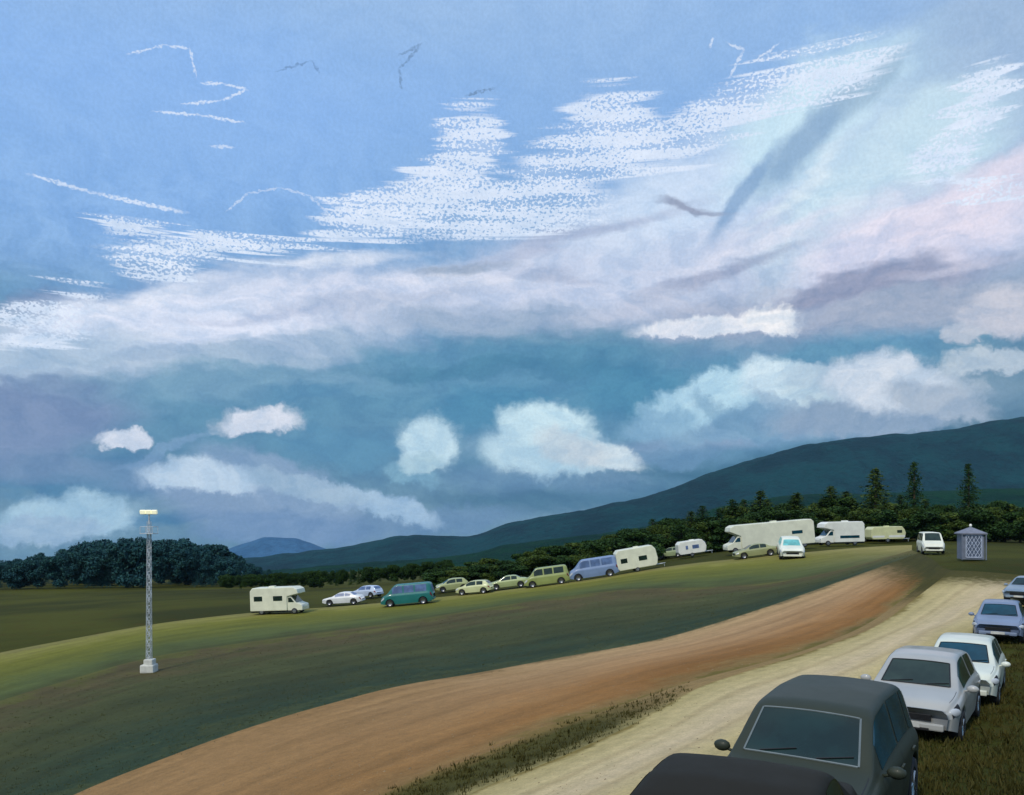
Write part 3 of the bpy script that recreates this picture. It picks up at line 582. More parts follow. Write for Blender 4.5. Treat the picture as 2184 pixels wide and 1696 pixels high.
# ------------------------------------------------------------------ vehicles
def smooth1(a, sig):
    r = int(3*sig)+1; k = np.exp(-np.arange(-r, r+1)**2/(2*sig*sig)); k /= k.sum()
    return np.convolve(np.pad(a, r, 'edge'), k, 'valid')
def car(name, spec, loc, heading, label, cat='car', paint_m=None, glass='glass', lod=1, group=None, side_glass=None, tilt=(0, 0), headlight=None, scale=1.0):
    """car facing local +x. Body is a lofted shell; panes are cut from the same surface"""
    L, Wd, Ht = spec['L'], spec['W'], spec['H']; top = spec['top']; belt = spec['belt']; wr = spec.get('wr', .33); wb = spec['wb']
    N = 150 if lod else 60; xs = np.linspace(-L/2, L/2, N); dx_ = xs[1]-xs[0]
    tp = smooth1(np.interp(xs, [p[0] for p in top], [p[1] for p in top]), .045/dx_+.3)
    bt = smooth1(np.interp(xs, [p[0] for p in belt], [p[1] for p in belt]), .08/dx_+.3); bt = np.minimum(bt, tp-.015)
    e = np.clip((L/2-np.abs(xs))/.75, 0, 1); hw = Wd/2*(.80+.20*np.sqrt(1-(1-e)**2.2))
    zb0 = .24+.12*np.clip((np.abs(xs)-L/2+.45)/.45, 0, 1)
    zb = zb0.copy(); Ra = wr+.07
    for wx in wb:
        dd = np.abs(xs-wx); inside = dd < Ra; zb[inside] = np.maximum(zb[inside], wr+np.sqrt(np.maximum(0, Ra**2-dd[inside]**2))*.98)
    tum = spec.get('tumble', .30)
    def section(i):
        w, z0, zt, zbel = hw[i], zb[i], tp[i], bt[i]; hh = max(0, zt-zbel)
        mid = max(z0+.02, .55)
        ctrl = [(0, w*.955, z0), (.14, w*.995, max(z0+.01, min(mid, zbel-.03))), (.42, w, max(z0+.02, zbel-.10)), (.5, w*.965, zbel), (.56, w*.93-tum*hh*.12, zbel+hh*.12),
                (.78, w*.90-tum*hh*.9, zbel+hh*.88), (.85, w*.83-tum*hh*.95, zbel+hh*.955), (1.0, 0, zt)]
        v = np.linspace(0, 1, 41)
        yy = np.interp(v, [c_[0] for c_ in ctrl], [c_[1] for c_ in ctrl]); zz = np.interp(v, [c_[0] for c_ in ctrl], [c_[2] for c_ in ctrl])
        s = np.clip((v-.85)/.15, 0, 1); zz = np.where(v > .85, ctrl[6][2]+(zt-ctrl[6][2])*(1-(1-s)**2), zz)
        y2 = smooth1(yy, .9); z2 = smooth1(zz, .9); y2[0], z2[0], y2[-1], z2[-1] = yy[0], zz[0], 0, zz[-1]
        return y2, z2
    SY = np.zeros((N, 41)); SZ = SY.copy()
    for i in range(N): SY[i], SZ[i] = section(i)
    root = empty(name, loc, R(90)-heading, tilt); root.scale = (scale,)*3
    Yf = np.concatenate([SY, -SY[:, -2::-1]], 1); Zf = np.concatenate([SZ, SZ[:, -2::-1]], 1); nv = Yf.shape[1]
    V = [(xs[i], Yf[i, j], Zf[i, j]) for i in range(N) for j in range(nv)]
    Fc = [(i*nv+j, (i+1)*nv+j, (i+1)*nv+j+1, i*nv+j+1) for i in range(N-1) for j in range(nv-1)]
    Fc += [tuple(range(nv-1, -1, -1)), tuple((N-1)*nv+j for j in range(nv))]
    body = mesh_obj('body', V, Fc, paint_m, root, True)
    # dark underside and wheel wells
    bm = bmesh.new(); box(bm, (0, 0, .42), (L-.5, Wd*.62, .36)); box(bm, (0, 0, .36), (L-.35, Wd*.84, .12)) if lod else None
    bm_obj('underbody', bm, M['black_trim'], root)
    def pt(x, v, s, off):
        fi = np.clip((x+L/2)/dx_, 0, N-1.001); i = int(fi); t = fi-i; fj = v*40; j = min(39, int(fj)); w_ = fj-j
        f = lambda A: (A[i, j]*(1-w_)+A[i, j+1]*w_)*(1-t)+(A[i+1, j]*(1-w_)+A[i+1, j+1]*w_)*t
        y, z = f(SY), f(SZ)
        j2 = min(40, j+1); ty, tz = SY[i, j2]-SY[i, max(0, j-1)], SZ[i, j2]-SZ[i, max(0, j-1)]
        gx = (SZ[i+1, j]-SZ[i, j])/dx_
        n = Vector((-gx*abs(ty)/(math.hypot(ty, tz)+1e-9), tz, -ty)); n.normalize()
        return (x+n.x*off, s*(y+n.y*off), z+n.z*off)
    def patch(nm, x0, x1, v0, v1, s, m, off=.006, nx=14, nvv=8, skew=0.0, parent=root, lab=None, both=False):
        V = []; Fc = []
        vs = np.linspace(v0, v1, nvv)
        cols = []
        if both: cols = [(v, 1) for v in vs]+[(v, -1) for v in vs[::-1][1:]]
        else: cols = [(v, s) for v in vs]
        for a in range(nx+1):
            for (v, ss) in cols:
                t = a/nx; x = x0+(x1-x0)*t+skew*((v-v0)/(v1-v0)-.5)*(1-abs(2*t-1))*0
                V.append(pt(x, v, ss, off))
        n = len(cols)
        Fc = [(a*n+c_, (a+1)*n+c_, (a+1)*n+c_+1, a*n+c_+1) for a in range(nx) for c_ in range(n-1)]
        o = mesh_obj(nm, V, Fc, m, parent, True)
        if lab: o['label'] = lab
        return o
    g = M[glass]; sg = M[side_glass] if side_glass else g
    x0, x1 = spec['ws']; fr = patch('windscreen', x0, x1, .865, 1.0, 1, g, both=True)
    if lod:
        nb = bmesh.new()
        for s in (1, -1):
            for a in range(10):
                p0 = pt(x0+(x1-x0)*a/10, .862, s, .008); p1 = pt(x0+(x1-x0)*(a+1)/10, .862, s, .008); tube(nb, p0, p1, .012, seg=5)
        for xx in (x0, x1):
            for a in range(8):
                for s in (1, -1): tube(nb, pt(xx, .865+.135*a/8, s, .008), pt(xx, .865+.135*(a+1)/8, s, .008), .012, seg=5)
        bm_obj('windscreen_frame', nb, M['frame'] if spec.get('frame') else M['black_trim'], root)
        for yy in (.18, -.45):
            wpb = bmesh.new()
            vv = 1-.135*abs(yy+.1)/(Wd*.38); p0 = Vector(pt(x1-.06 if x1 > x0 else x0, .99, 1 if yy > 0 else -1, .02)); p0.y = yy; xe = (x0+x1)/2-.04; p1 = Vector(pt(xe, .95, 1, .02)) if yy > 0 else Vector(pt(xe, .995, 1, .02)); p1.y = yy+.36 if yy > 0 else yy+.44
            p0 = Vector(pt(x1-.02, 1-.15*abs(yy)/(Wd*.38), 1 if yy > 0 else -1, .02)); p1 = Vector(pt(x1-.10, 1-.15*abs(yy+.4)/(Wd*.38), 1 if yy+.4 > 0 else -1, .02))
            tube(wpb, p0, p1, .008, seg=5); bm_obj('wiper', wpb, M['black_trim'], root)
    rx0, rx1 = spec['rw']; patch('rear_window', rx0, rx1, .865, 1.0, 1, g, both=True)
    for s in (1, -1):
        for (a, c_) in spec['sw']: patch('side_window', a, c_, .56, .775, s, sg)
        hx = L/2
        hl = patch('headlight', hx-.36, hx-.06, .36, .54, s, M['black_trim'] if lod else M['lamp_glass'], off=.008, nx=8, nvv=8, lab=headlight)
        if lod:
            lb = bmesh.new(); p = pt(hx-.16, .44, s, .0); bmesh.ops.create_uvsphere(lb, u_segments=18, v_segments=12, radius=1)
            bmesh.ops.scale(lb, vec=(.15, .05, .085), verts=lb.verts); bmesh.ops.rotate(lb, matrix=Matrix.Rotation(-s*R(35), 3, 'Z'), verts=lb.verts); bmesh.ops.translate(lb, vec=(p[0], p[1]-s*.02, p[2]), verts=lb.verts); bm_obj('lens', lb, M['lamp_glass'], hl, True)
            V = []
            for a in range(13): 
                xx = spec['ws'][1]+.12+(hx-.2-spec['ws'][1]-.12)*a/12; V += [pt(xx, .80, s, .003), pt(xx, .81, s, .003)]
            mesh_obj('bonnet_seam', V, [(2*a, 2*a+1, 2*a+3, 2*a+2) for a in range(12)], M['black_trim'], root)
        patch('tail_light', -hx+.06, -hx+.26, .36, .54, s, M['red'], off=.01, nx=6, nvv=6)
        if lod:
            mb = bmesh.new(); mx = spec['mirror']; p = pt(mx, .52, s, 0)
            bmesh.ops.create_icosphere(mb, subdivisions=2, radius=1); bmesh.ops.scale(mb, vec=(.07, .11, .075), verts=mb.verts)
            bmesh.ops.translate(mb, vec=(p[0], p[1]+s*.14, p[2]+.06), verts=mb.verts); tube(mb, (p[0], p[1]-s*.02, p[2]), (p[0], p[1]+s*.12, p[2]+.04), .02, seg=6)
            bm_obj('mirror', mb, paint_m, root, True)
            for xx in spec['doors']:
                V = []
                for a in range(19):
                    v_ = .10+.0225*a; V += [pt(xx-.006, v_, s, .003), pt(xx+.006, v_, s, .003)]
                mesh_obj('door_seam', V, [(2*a, 2*a+1, 2*a+3, 2*a+2) for a in range(18)], M['black_trim'], root)
            for xx in spec['doors'][1:]:
                hb = bmesh.new(); p = pt(xx+.18, .40, s, .02); box(hb, p, (.17, .03, .03), bev=.008); bm_obj('door_handle', hb, paint_m, root)
    fz = zb[-1]; ftop = SZ[-1, 33]; wN = hw[-1]
    gb = bmesh.new(); box(gb, (L/2+.004, 0, fz+.55*(ftop-fz)), (.03, wN*1.2, (ftop-fz)*.36), bev=.01)
    for a in range(5): box(gb, (L/2+.022, 0, fz+.55*(ftop-fz)+(a-2)*(ftop-fz)*.07), (.012, wN*1.18, .012))
    bm_obj('grille', gb, M['black_trim'], root)
    bb = bmesh.new(); box(bb, (L/2-.03, 0, fz+.03), (.16, wN*1.8, .13), bev=.03); bm_obj('bumper', bb, paint_m, root)
    bb = bmesh.new(); box(bb, (-L/2+.03, 0, fz+.06), (.16, wN*1.8, .16), bev=.03); bm_obj('bumper', bb, paint_m, root)
    if lod:
        ab = bmesh.new(); box(ab, (L/2+.045, 0, fz-.015), (.03, wN*1.1, .05), bev=.01); bm_obj('air_intake', ab, M['black_trim'], root)
        pb = bmesh.new(); box(pb, (L/2+.058, 0, fz+.05), (.012, .46, .10), bev=.003); bm_obj('number_plate', pb, M['plate'], root)
    ty = [(wr*.62, -.10), (wr*.93, -.105), (wr, -.07), (wr, .07), (wr*.93, .105), (wr*.62, .10)]
    for wx in wb:
        for s in (1, -1):
            V, Fc = lathe_y(ty, 28 if lod else 14); wh_ = mesh_obj('wheel', V, Fc, M['tyre'], root, True); wh_.location = (wx, s*(Wd/2-.115), wr)
            rb = bmesh.new(); V2, F2 = lathe_y([(wr*.64, s*.085), (wr*.60, s*.09), (wr*.56, s*.05), (.001, s*.06)], 24)
            ro_ = mesh_obj('rim', V2, F2, M['rim'] if lod else M['rim'], wh_, True)
            if lod:
                for k in range(5):
                    a = 2*math.pi*k/5; tube(rb, (0, s*.075, 0), (math.cos(a)*wr*.58, s*.083, math.sin(a)*wr*.58), .028, .02, 6)
                bm_obj('spokes', rb, M['chrome'], wh_)
            else: rb.free()
    return tag(root, label, cat, group)
M['red'] = glassmat('tail_light_red', (120, 16, 14), .2)
def spec_suv(frame=True):
    return dict(L=4.4, W=1.86, H=1.74, wb=(-1.32, 1.36), wr=.36, tumble=.22, frame=frame,
        top=[(-2.2, .55), (-2.12, 1.0), (-2.0, 1.12), (-1.75, 1.62), (-1.5, 1.70), (-.4, 1.75), (.35, 1.70), (.52, 1.64), (1.15, 1.12), (1.3, 1.08), (1.95, .98), (2.12, .95), (2.2, .84)],
        belt=[(-2.2, .5), (-2.05, .95), (-1, 1.04), (1.1, 1.02), (1.9, .90), (2.1, .86), (2.2, .77)],
        ws=(.55, 1.10), rw=(-1.98, -1.76), sw=[(-.28, .78), (-1.2, -.38), (-1.72, -1.3)], mirror=.86, doors=(.98, -.33, -1.25))
def spec_hatch():
    return dict(L=3.95, W=1.74, H=1.48, wb=(-1.2, 1.25), wr=.31, tumble=.32,
        top=[(-1.97, .5), (-1.9, .92), (-1.78, 1.0), (-1.45, 1.36), (-1.1, 1.44), (-.2, 1.49), (.25, 1.45), (.42, 1.38), (1.12, .97), (1.25, .94), (1.75, .85), (1.9, .79), (1.97, .68)],
        belt=[(-1.97, .45), (-1.85, .84), (-.8, .92), (1.05, .88), (1.7, .78), (1.88, .72), (1.97, .62)],
        ws=(.45, 1.08), rw=(-1.76, -1.45), sw=[(-.35, .72), (-1.15, -.45)], mirror=.82, doors=(.95, -.4, -1.15))
def spec_saloon():
    return dict(L=4.5, W=1.78, H=1.43, wb=(-1.35, 1.4), wr=.32, tumble=.34,
        top=[(-2.25, .5), (-2.18, .92), (-1.7, 1.0), (-1.5, 1.02), (-.95, 1.36), (-.7, 1.41), (-.1, 1.44), (.3, 1.39), (.42, 1.35), (1.15, .96), (1.3, .93), (2.0, .80), (2.18, .75), (2.25, .66)],
        belt=[(-2.25, .45), (-2.12, .82), (-1, .90), (1.1, .87), (1.95, .72), (2.15, .68), (2.25, .6)],
        ws=(.45, 1.10), rw=(-1.45, -.97), sw=[(-.3, .75), (-1.0, -.38)], mirror=.84, doors=(1.0, -.34, -1.2))
def spec_van():
    return dict(L=4.9, W=1.9, H=2.0, wb=(-1.5, 1.6), wr=.34, tumble=.12,
        top=[(-2.45, .6), (-2.4, 1.5), (-2.3, 1.9), (-2.0, 2.0), (.9, 2.02), (1.15, 1.94), (1.8, 1.22), (1.95, 1.14), (2.3, .98), (2.42, .8), (2.45, .6)],
        belt=[(-2.45, .5), (-2.3, 1.1), (1.7, 1.1), (2.2, .88), (2.4, .7), (2.45, .52)],
        ws=(1.12, 1.78), rw=(-2.42, -2.3), sw=[(.35, 1.3), (-.7, .2), (-1.9, -.85)], mirror=1.4, doors=(1.5, .28, -.8))
M['frame'] = paint('dull_metal_frame', (110, 120, 122), .5)
P = {}
def pm(key, c, rough=.3, coat=.6, metal=0.0, var=.08, spec=.5):
    if key not in P:
        P[key] = paint(key, c, rough, metal, coat, var, 1.2); P[key].node_tree.nodes['Principled BSDF'].inputs['Specular IOR Level'].default_value = spec
    return P[key]

def place(u, k): return ((u-CU)/k, F/k, h1((u-CU)/k, F/k))
HD = R(214)
# --- foreground row along the sand track
car('parked_car', spec_saloon(), place(1548, 296), R(206), 'black car nearest the viewer at the bottom edge, only its rounded roof in view', paint_m=pm('black_car_paint', (36, 32, 22), .62, 0, 0, .03, .15), glass='glass')
car('parked_car', spec_suv(), place(1752, 156), R(214), 'dark grey green boxy car with a wide pale framed windscreen, behind the black car', scale=1.05, paint_m=pm('grey_green_car_paint', (50, 56, 46), .5, .05, 0, .03, .25), glass='glass', side_glass='glass_teal', headlight='bright round ended headlight')
car('parked_car', spec_hatch(), place(1972, 90), R(216), 'silver grey hatchback with dark windscreen and oval headlight, parked behind the dark grey car', paint_m=pm('silver_car_paint', (168, 168, 164), .35, .5), glass='glass_grey', scale=1.14)
car('parked_car', spec_hatch(), place(2058, 74), R(214), 'cream white car with teal windscreen partly hidden by the silver hatchback', paint_m=pm('cream_white_car_paint', (214, 218, 204), .35, .4), glass='glass_teal', scale=1.08)
car('parked_car', spec_hatch(), place(2134, 53), R(214), 'small blue grey car with dark blue windscreen and pale trim, behind the cream white car', paint_m=pm('blue_grey_car_paint', (118, 132, 158), .4, .4), glass='glass_teal')
car('parked_car', spec_saloon(), place(2196, 37), R(226), 'farthest blue grey car of the near row, cut off by the right edge', paint_m=pm('pale_blue_grey_car_paint', (120, 138, 156), .4, .4), glass='glass')

# --- caravans and motorhomes
def extrude_profile(prof, w, bev):
    bm = bmesh.new(); n = len(prof)
    a = [bm.verts.new((x, -w/2, z)) for x, z in prof]; c_ = [bm.verts.new((x, w/2, z)) for x, z in prof]
    bm.faces.new(a); bm.faces.new(c_[::-1])
    for i in range(n): bm.faces.new((a[(i+1) % n], a[i], c_[i], c_[(i+1) % n]))
    bmesh.ops.recalc_face_normals(bm, faces=bm.faces)
    bmesh.ops.bevel(bm, geom=list(bm.edges), offset=bev, segments=3, affect='EDGES', profile=.6)
    return bm
def wheels(root, xs_, w, wr=.34):
    for wx in xs_:
        for s in (1, -1):
            V, Fc = lathe_y([(.01, -.1), (wr*.93, -.105), (wr, -.06), (wr, .06), (wr*.93, .105), (.01, .1)], 18)
            o = mesh_obj('wheel', V, Fc, M['tyre'], root, True); o.location = (wx, s*(w/2-.08), wr)
            V, Fc = lathe_y([(wr*.6, s*.108), (.01, s*.115)], 16); mesh_obj('rim', V, Fc, M['rim'], o)
def wins(root, lst, w, gm, nm='window', frame='black_trim'):
    for (x0, x1, z0, z1) in lst:
        for s in (1, -1):
            bm = bmesh.new(); box(bm, ((x0+x1)/2, s*(w/2+.006), (z0+z1)/2), (x1-x0, .03, z1-z0), bev=.01); o = bm_obj(nm, bm, gm, root)
def motorhome(name, loc, heading, label, L=6.5, W=2.25, H=2.95, body=None, stripe=None, wl=None, flip=False, cat='motorhome', over=True, glass='glass', tilt=(0, 0), scale=1.0, skirt=True):
    root = empty(name, loc, R(90)-heading, tilt); root.scale = (scale,)*3; h = L/2
    ov = h-.55 if over else h-1.5
    bm = extrude_profile([(-h, .5), (-h+.02, H-.35), (-h+.3, H), (ov-.5, H), (ov, H-.25), (ov+.12 if over else ov, H-.75), (h-1.75, 2.0), (h-1.8, .42), (-h+.1, .42)], W, .09)
    bm_obj('living_body', bm, body, root, False)
    bm = extrude_profile([(h-1.78, .40), (h-1.78, 2.02), (h-1.35, 2.0), (h-.75, 1.28), (h-.1, 1.05), (h, .8), (h-.02, .4)], W-.25, .07); bm_obj('cab', bm, body, root)
    V = [(h-1.30, -W*.38, 1.96), (h-1.30, W*.38, 1.96), (h-.76, W*.38, 1.33), (h-.76, -W*.38, 1.33)]; V2 = [(x+.025, y, z+.02) for x, y, z in V]
    mesh_obj('windscreen', V+V2, [(4, 5, 6, 7), (0, 1, 5, 4), (1, 2, 6, 5), (2, 3, 7, 6), (3, 0, 4, 7)], M[glass], root)
    for s in (1, -1):
        y = s*((W-.25)/2+.008); V = [(h-1.66, y, 1.35), (h-.95, y, 1.35), (h-1.34, y, 1.86), (h-1.66, y, 1.88)]
        mesh_obj('cab_window', V+[(a, b_+s*.01, c_) for a, b_, c_ in V], [(4, 5, 6, 7), (0, 1, 5, 4), (1, 2, 6, 5), (2, 3, 7, 6), (3, 0, 4, 7)], M[glass], root)
        bm = bmesh.new(); box(bm, (h-.06, s*(W/2-.34), .86), (.12, .28, .18), bev=.03); bm_obj('headlight', bm, M['lamp_glass'], root)
    wins(root, wl or [(-h+.5, -h+1.5, 1.55, 2.1), (-.3, .8, 1.55, 2.1)], W, M[glass])
    bm = bmesh.new(); box(bm, (-.75, -(W/2+.008), 1.35), (.62, .03, 1.75), bev=.01); bm_obj('door', bm, stripe or body, root)
    if stripe:
        bm = bmesh.new()
        for s in (1, -1): box(bm, (-.9, s*(W/2+.004), .78), (L-2.2, .02, .2))
        bm_obj('stripe', bm, stripe, root)
    bm = bmesh.new(); box(bm, (-.6, 0, .36), (L-1.3, W*.86, .22)); bm_obj('chassis', bm, M['black_trim'], root)
    bm = bmesh.new(); box(bm, (-.8, 0, H+.06), (.7, .6, .16), bev=.04); bm_obj('roof_vent', bm, body, root)
    wheels(root, (-h+1.35, h-.95), W-.1)
    return tag(root, label, cat)
def caravan(name, loc, heading, label, L=4.6, W=2.1, H=2.5, body=None, stripe=None, wl=None, cat='caravan', glass='glass', tilt=(0, 0), scale=1.0):
    root = empty(name, loc, R(90)-heading, tilt); root.scale = (scale,)*3; h = L/2
    bm = extrude_profile([(-h, .75), (-h+.05, H-.35), (-h+.4, H), (h-.5, H), (h-.12, H-.5), (h, 1.25), (h-.15, .6), (h-.4, .45), (-h+.25, .45)], W, .09); bm_obj('body', bm, body, root)
    wins(root, wl or [(-h+.5, -h+1.3, 1.3, 1.85), (.2, 1.2, 1.3, 1.85)], W, M[glass])
    bm = bmesh.new(); box(bm, (h-.07, 0, 1.62), (.05, W*.7, .5), Matrix.Rotation(R(-9), 3, 'Y'), .01); bm_obj('front_window', bm, M[glass], root)
    bm = bmesh.new(); box(bm, (-.3, -(W/2+.008), 1.3), (.6, .03, 1.6), bev=.01); bm_obj('door', bm, body, root)
    if stripe:
        bm = bmesh.new()
        for s in (1, -1): box(bm, (0, s*(W/2+.004), .85), (L-.3, .02, .28))
        bm_obj('stripe', bm, stripe, root)
    bm = bmesh.new(); tube(bm, (h-.3, .35, .45), (h+1.0, 0, .45), .04); tube(bm, (h-.3, -.35, .45), (h+1.0, 0, .45), .04); tube(bm, (h+.85, 0, .45), (h+.85, 0, .05), .03); bm_obj('drawbar', bm, M['galv'], root)
    bm = bmesh.new(); box(bm, (.2, 0, H+.05), (.6, .5, .14), bev=.03); bm_obj('roof_vent', bm, body, root)
    wheels(root, (-.15,), W, .3)
    return tag(root, label, cat)
Wc = lambda k, c: pm(k, c, .45, .2, 0, .07)
cream = Wc('cream_panel', (226, 226, 204)); white = Wc('white_panel', (232, 232, 222)); palegreen = Wc('pale_green_panel', (176, 186, 132)); olive = Wc('olive_panel', (150, 160, 104)); bluegrey = Wc('blue_grey_panel', (120, 142, 178))
E90, W90 = R(90), R(-90)
SL = R(4.5)     # cross fall of the field: vehicles lean with it
def lean(head, x, y):
    """pitch of the ground under a vehicle that stands across the view"""
    return (h1(x+2, y)-h1(x-2, y))/4
def veh_tilt(u, k, head):
    x, y = (u-CU)/k, F/k; s = (h1(x+2, y)-h1(x-2, y))/4
    dirx = math.sin(head); return (0, -math.atan(s)*(1 if dirx > 0 else -1))
def mh(fn, name, u, k, head, label, **kw):
    return fn(name, place(u, k), head, label, tilt=veh_tilt(u, k, head), **kw)
mh(motorhome, 'motorhome', 598, 18.6, R(98), 'cream motorhome alone at the left end of the row, dark cab window facing right', body=cream, L=6.2, H=3.05)
def far_car(u, k, head, sp, pk, c, label, glass='glass', scale=1.0, group=None, nm='parked_car'):
    return car(nm, sp, place(u, k), head, label, paint_m=pm(pk, c, .45, .3), glass=glass, lod=0, scale=scale*1.12, tilt=veh_tilt(u, k, head))
far_car(734, 17, R(-84), spec_saloon(), 'white_far_paint', (226, 228, 228), 'low white car right of the lone cream motorhome', 'glass_blue')
far_car(784, 15.6, R(-60), spec_hatch(), 'white_blue_paint', (186, 200, 222), 'small pale blue car between the low white car and the teal car', 'glass_blue')
far_car(872, 18.5, R(-88), spec_van(), 'teal_paint', (26, 112, 110), 'teal green rounded van with pale blue windscreen', 'glass_blue', scale=1.1)
far_car(966, 16, R(-100), spec_hatch(), 'mottled_olive_paint', (168, 174, 120), 'pale olive hatchback right beside the teal van', 'glass_grey')
far_car(1014, 17.5, R(-75), spec_hatch(), 'pale_lime_paint', (200, 204, 156), 'pale lime car with a whitish roof, left of two long green cars', 'glass_grey')
far_car(1086, 17, R(-88), spec_saloon(), 'soft_green_paint', (166, 178, 124), 'pale green saloon left of the olive van', 'glass_grey')
far_car(1168, 17.6, R(-88), spec_van(), 'olive_van_paint', (146, 156, 92), 'olive green van with a pale outline left of the blue grey van', 'glass_grey', nm='parked_van')
far_car(1268, 17.6, R(-88), spec_van(), 'blue_grey_van_paint', (118, 140, 178), 'blue grey long van butting against the big cream caravan', 'glass_blue', scale=1.1, nm='parked_van')
mh(caravan, 'caravan', 1360, 17.6, R(88), 'big cream box caravan beside the blue grey van', L=5.0, H=2.9, body=cream)
far_car(1434, 14.5, R(-60), spec_hatch(), 'sage_paint', (150, 164, 124), 'tiny sage green car left of the small white caravan', 'glass_grey', .9)
mh(caravan, 'caravan', 1476, 15.5, R(90), 'small white caravan with a single blue window', L=3.9, H=2.2, body=white, glass='glass_blue', wl=[(-.9, .9, 1.1, 1.6)])
far_car(1524, 13.8, R(60), spec_hatch(), 'moss_paint', (138, 152, 106), 'tiny moss green car right of the small white caravan', 'glass_grey', .85)
mh(motorhome, 'motorhome', 1640, 17.2, R(-90), 'longest white motorhome with a small teal patch high at its left end', L=10.8, H=3.4, W=2.5, body=cream, over=True, glass='glass_teal', wl=[(-3.9, -2.6, 1.75, 2.15)])
far_car(1686, 20, R(195), spec_hatch(), 'white_front_paint', (232, 232, 214), 'white car with turquoise windscreen in front of the longest motorhome', 'glass_sky', 1.3)
far_car(1612, 19, R(-88), spec_saloon(), 'pale_olive_low_paint', (150, 154, 110), 'low pale olive car in front of the longest motorhome', 'glass_grey', .95)
mh(motorhome, 'motorhome', 1790, 16.2, R(-94), 'white motorhome with low dark windows between longest motorhome and cream caravan', L=5.9, H=3.1, body=white, wl=[(-2.2, .4, .95, 1.3)], glass='glass_teal')
mh(caravan, 'caravan', 1888, 15.2, R(88), 'olive cream caravan at the right end of the long row', L=4.9, H=2.2, body=Wc('olive_cream_panel', (208, 208, 160)), stripe=Wc('pale_stripe', (222, 222, 216)), glass='glass_grey', wl=[(1.2, 1.9, 1.3, 1.7)])
far_car(1984, 20.5, R(200), spec_van(), 'white_van_paint', (230, 230, 212), 'small white van standing by itself left of the grey kiosk', 'glass_grey', .98, nm='parked_van')

# --- kiosk
kx = empty('kiosk', place(2070, 26), R(-12)); kx.scale = (.84, .88, 1.02); tag(kx, 'grey kiosk with pale lattice front, pointed roof and small white lamp on top', 'kiosk')
M['lattice'] = paint('pale_lattice', (190, 200, 220), .5); M['kiosk_wall'] = paint('kiosk_grey', (112, 120, 136), .6); M['kiosk_dark'] = paint('kiosk_slate', (80, 92, 112), .6); M['kiosk_roof'] = paint('kiosk_roof_grey', (120, 124, 138), .6)
bm = bmesh.new(); box(bm, (0, 0, 1.02), (1.9, 1.7, 2.0), bev=.03); bm_obj('wall', bm, M['kiosk_wall'], kx)
bm = bmesh.new(); V = [(-1.15, -1.05, 2.02), (1.15, -1.05, 2.02), (1.15, 1.05, 2.02), (-1.15, 1.05, 2.02), (-1.15, -1.05, 2.12), (1.15, -1.05, 2.12), (1.15, 1.05, 2.12), (-1.15, 1.05, 2.12), (0, 0, 2.62)]
mesh_obj('roof', V, [(3, 2, 1, 0), (0, 1, 5, 4), (1, 2, 6, 5), (2, 3, 7, 6), (3, 0, 4, 7), (4, 5, 8), (5, 6, 8), (6, 7, 8), (7, 4, 8)], M['kiosk_roof'], kx); bm.free()
bm = bmesh.new(); box(bm, (0, -.865, 1.08), (1.36, .03, 1.7), bev=.01); panel = bm_obj('front_panel', bm, M['kiosk_dark'], kx)
bm = bmesh.new()
for s in (-1, 1): box(bm, (s*.69, -.89, 1.08), (.06, .04, 1.76))
for z in (.2, 1.96): box(bm, (0, -.89, z), (1.32, .04, .06))
for i in range(-6, 7):
    for sgn in (1, -1):
        # diagonal lattice strips clipped to the frame
        pts = []
        for t in np.linspace(-1.3, 1.3, 60):
            x = i*.32+t*.6; z = 1.08+sgn*t*.9
            if abs(x) < .67 and abs(z-1.08) < .86: pts.append((x, z))
        if len(pts) > 3: tube(bm, (pts[0][0], -.895-.006*sgn, pts[0][1]), (pts[-1][0], -.895-.006*sgn, pts[-1][1]), .022, seg=5)
bm_obj('lattice', bm, M['lattice'], panel)
for s in (-1, 1):
    bm = bmesh.new(); tube(bm, (s*1.05, -.95, 0), (s*1.05, -.95, 2.02), .06, seg=10); bm_obj('post', bm, M['kiosk_wall'], kx)
bm = bmesh.new(); bmesh.ops.create_uvsphere(bm, u_segments=16, v_segments=10, radius=.13); bmesh.ops.translate(bm, vec=(0, 0, 2.72), verts=bm.verts); bm_obj('lamp', bm, Wc('lamp_white', (236, 236, 226)), kx, True)

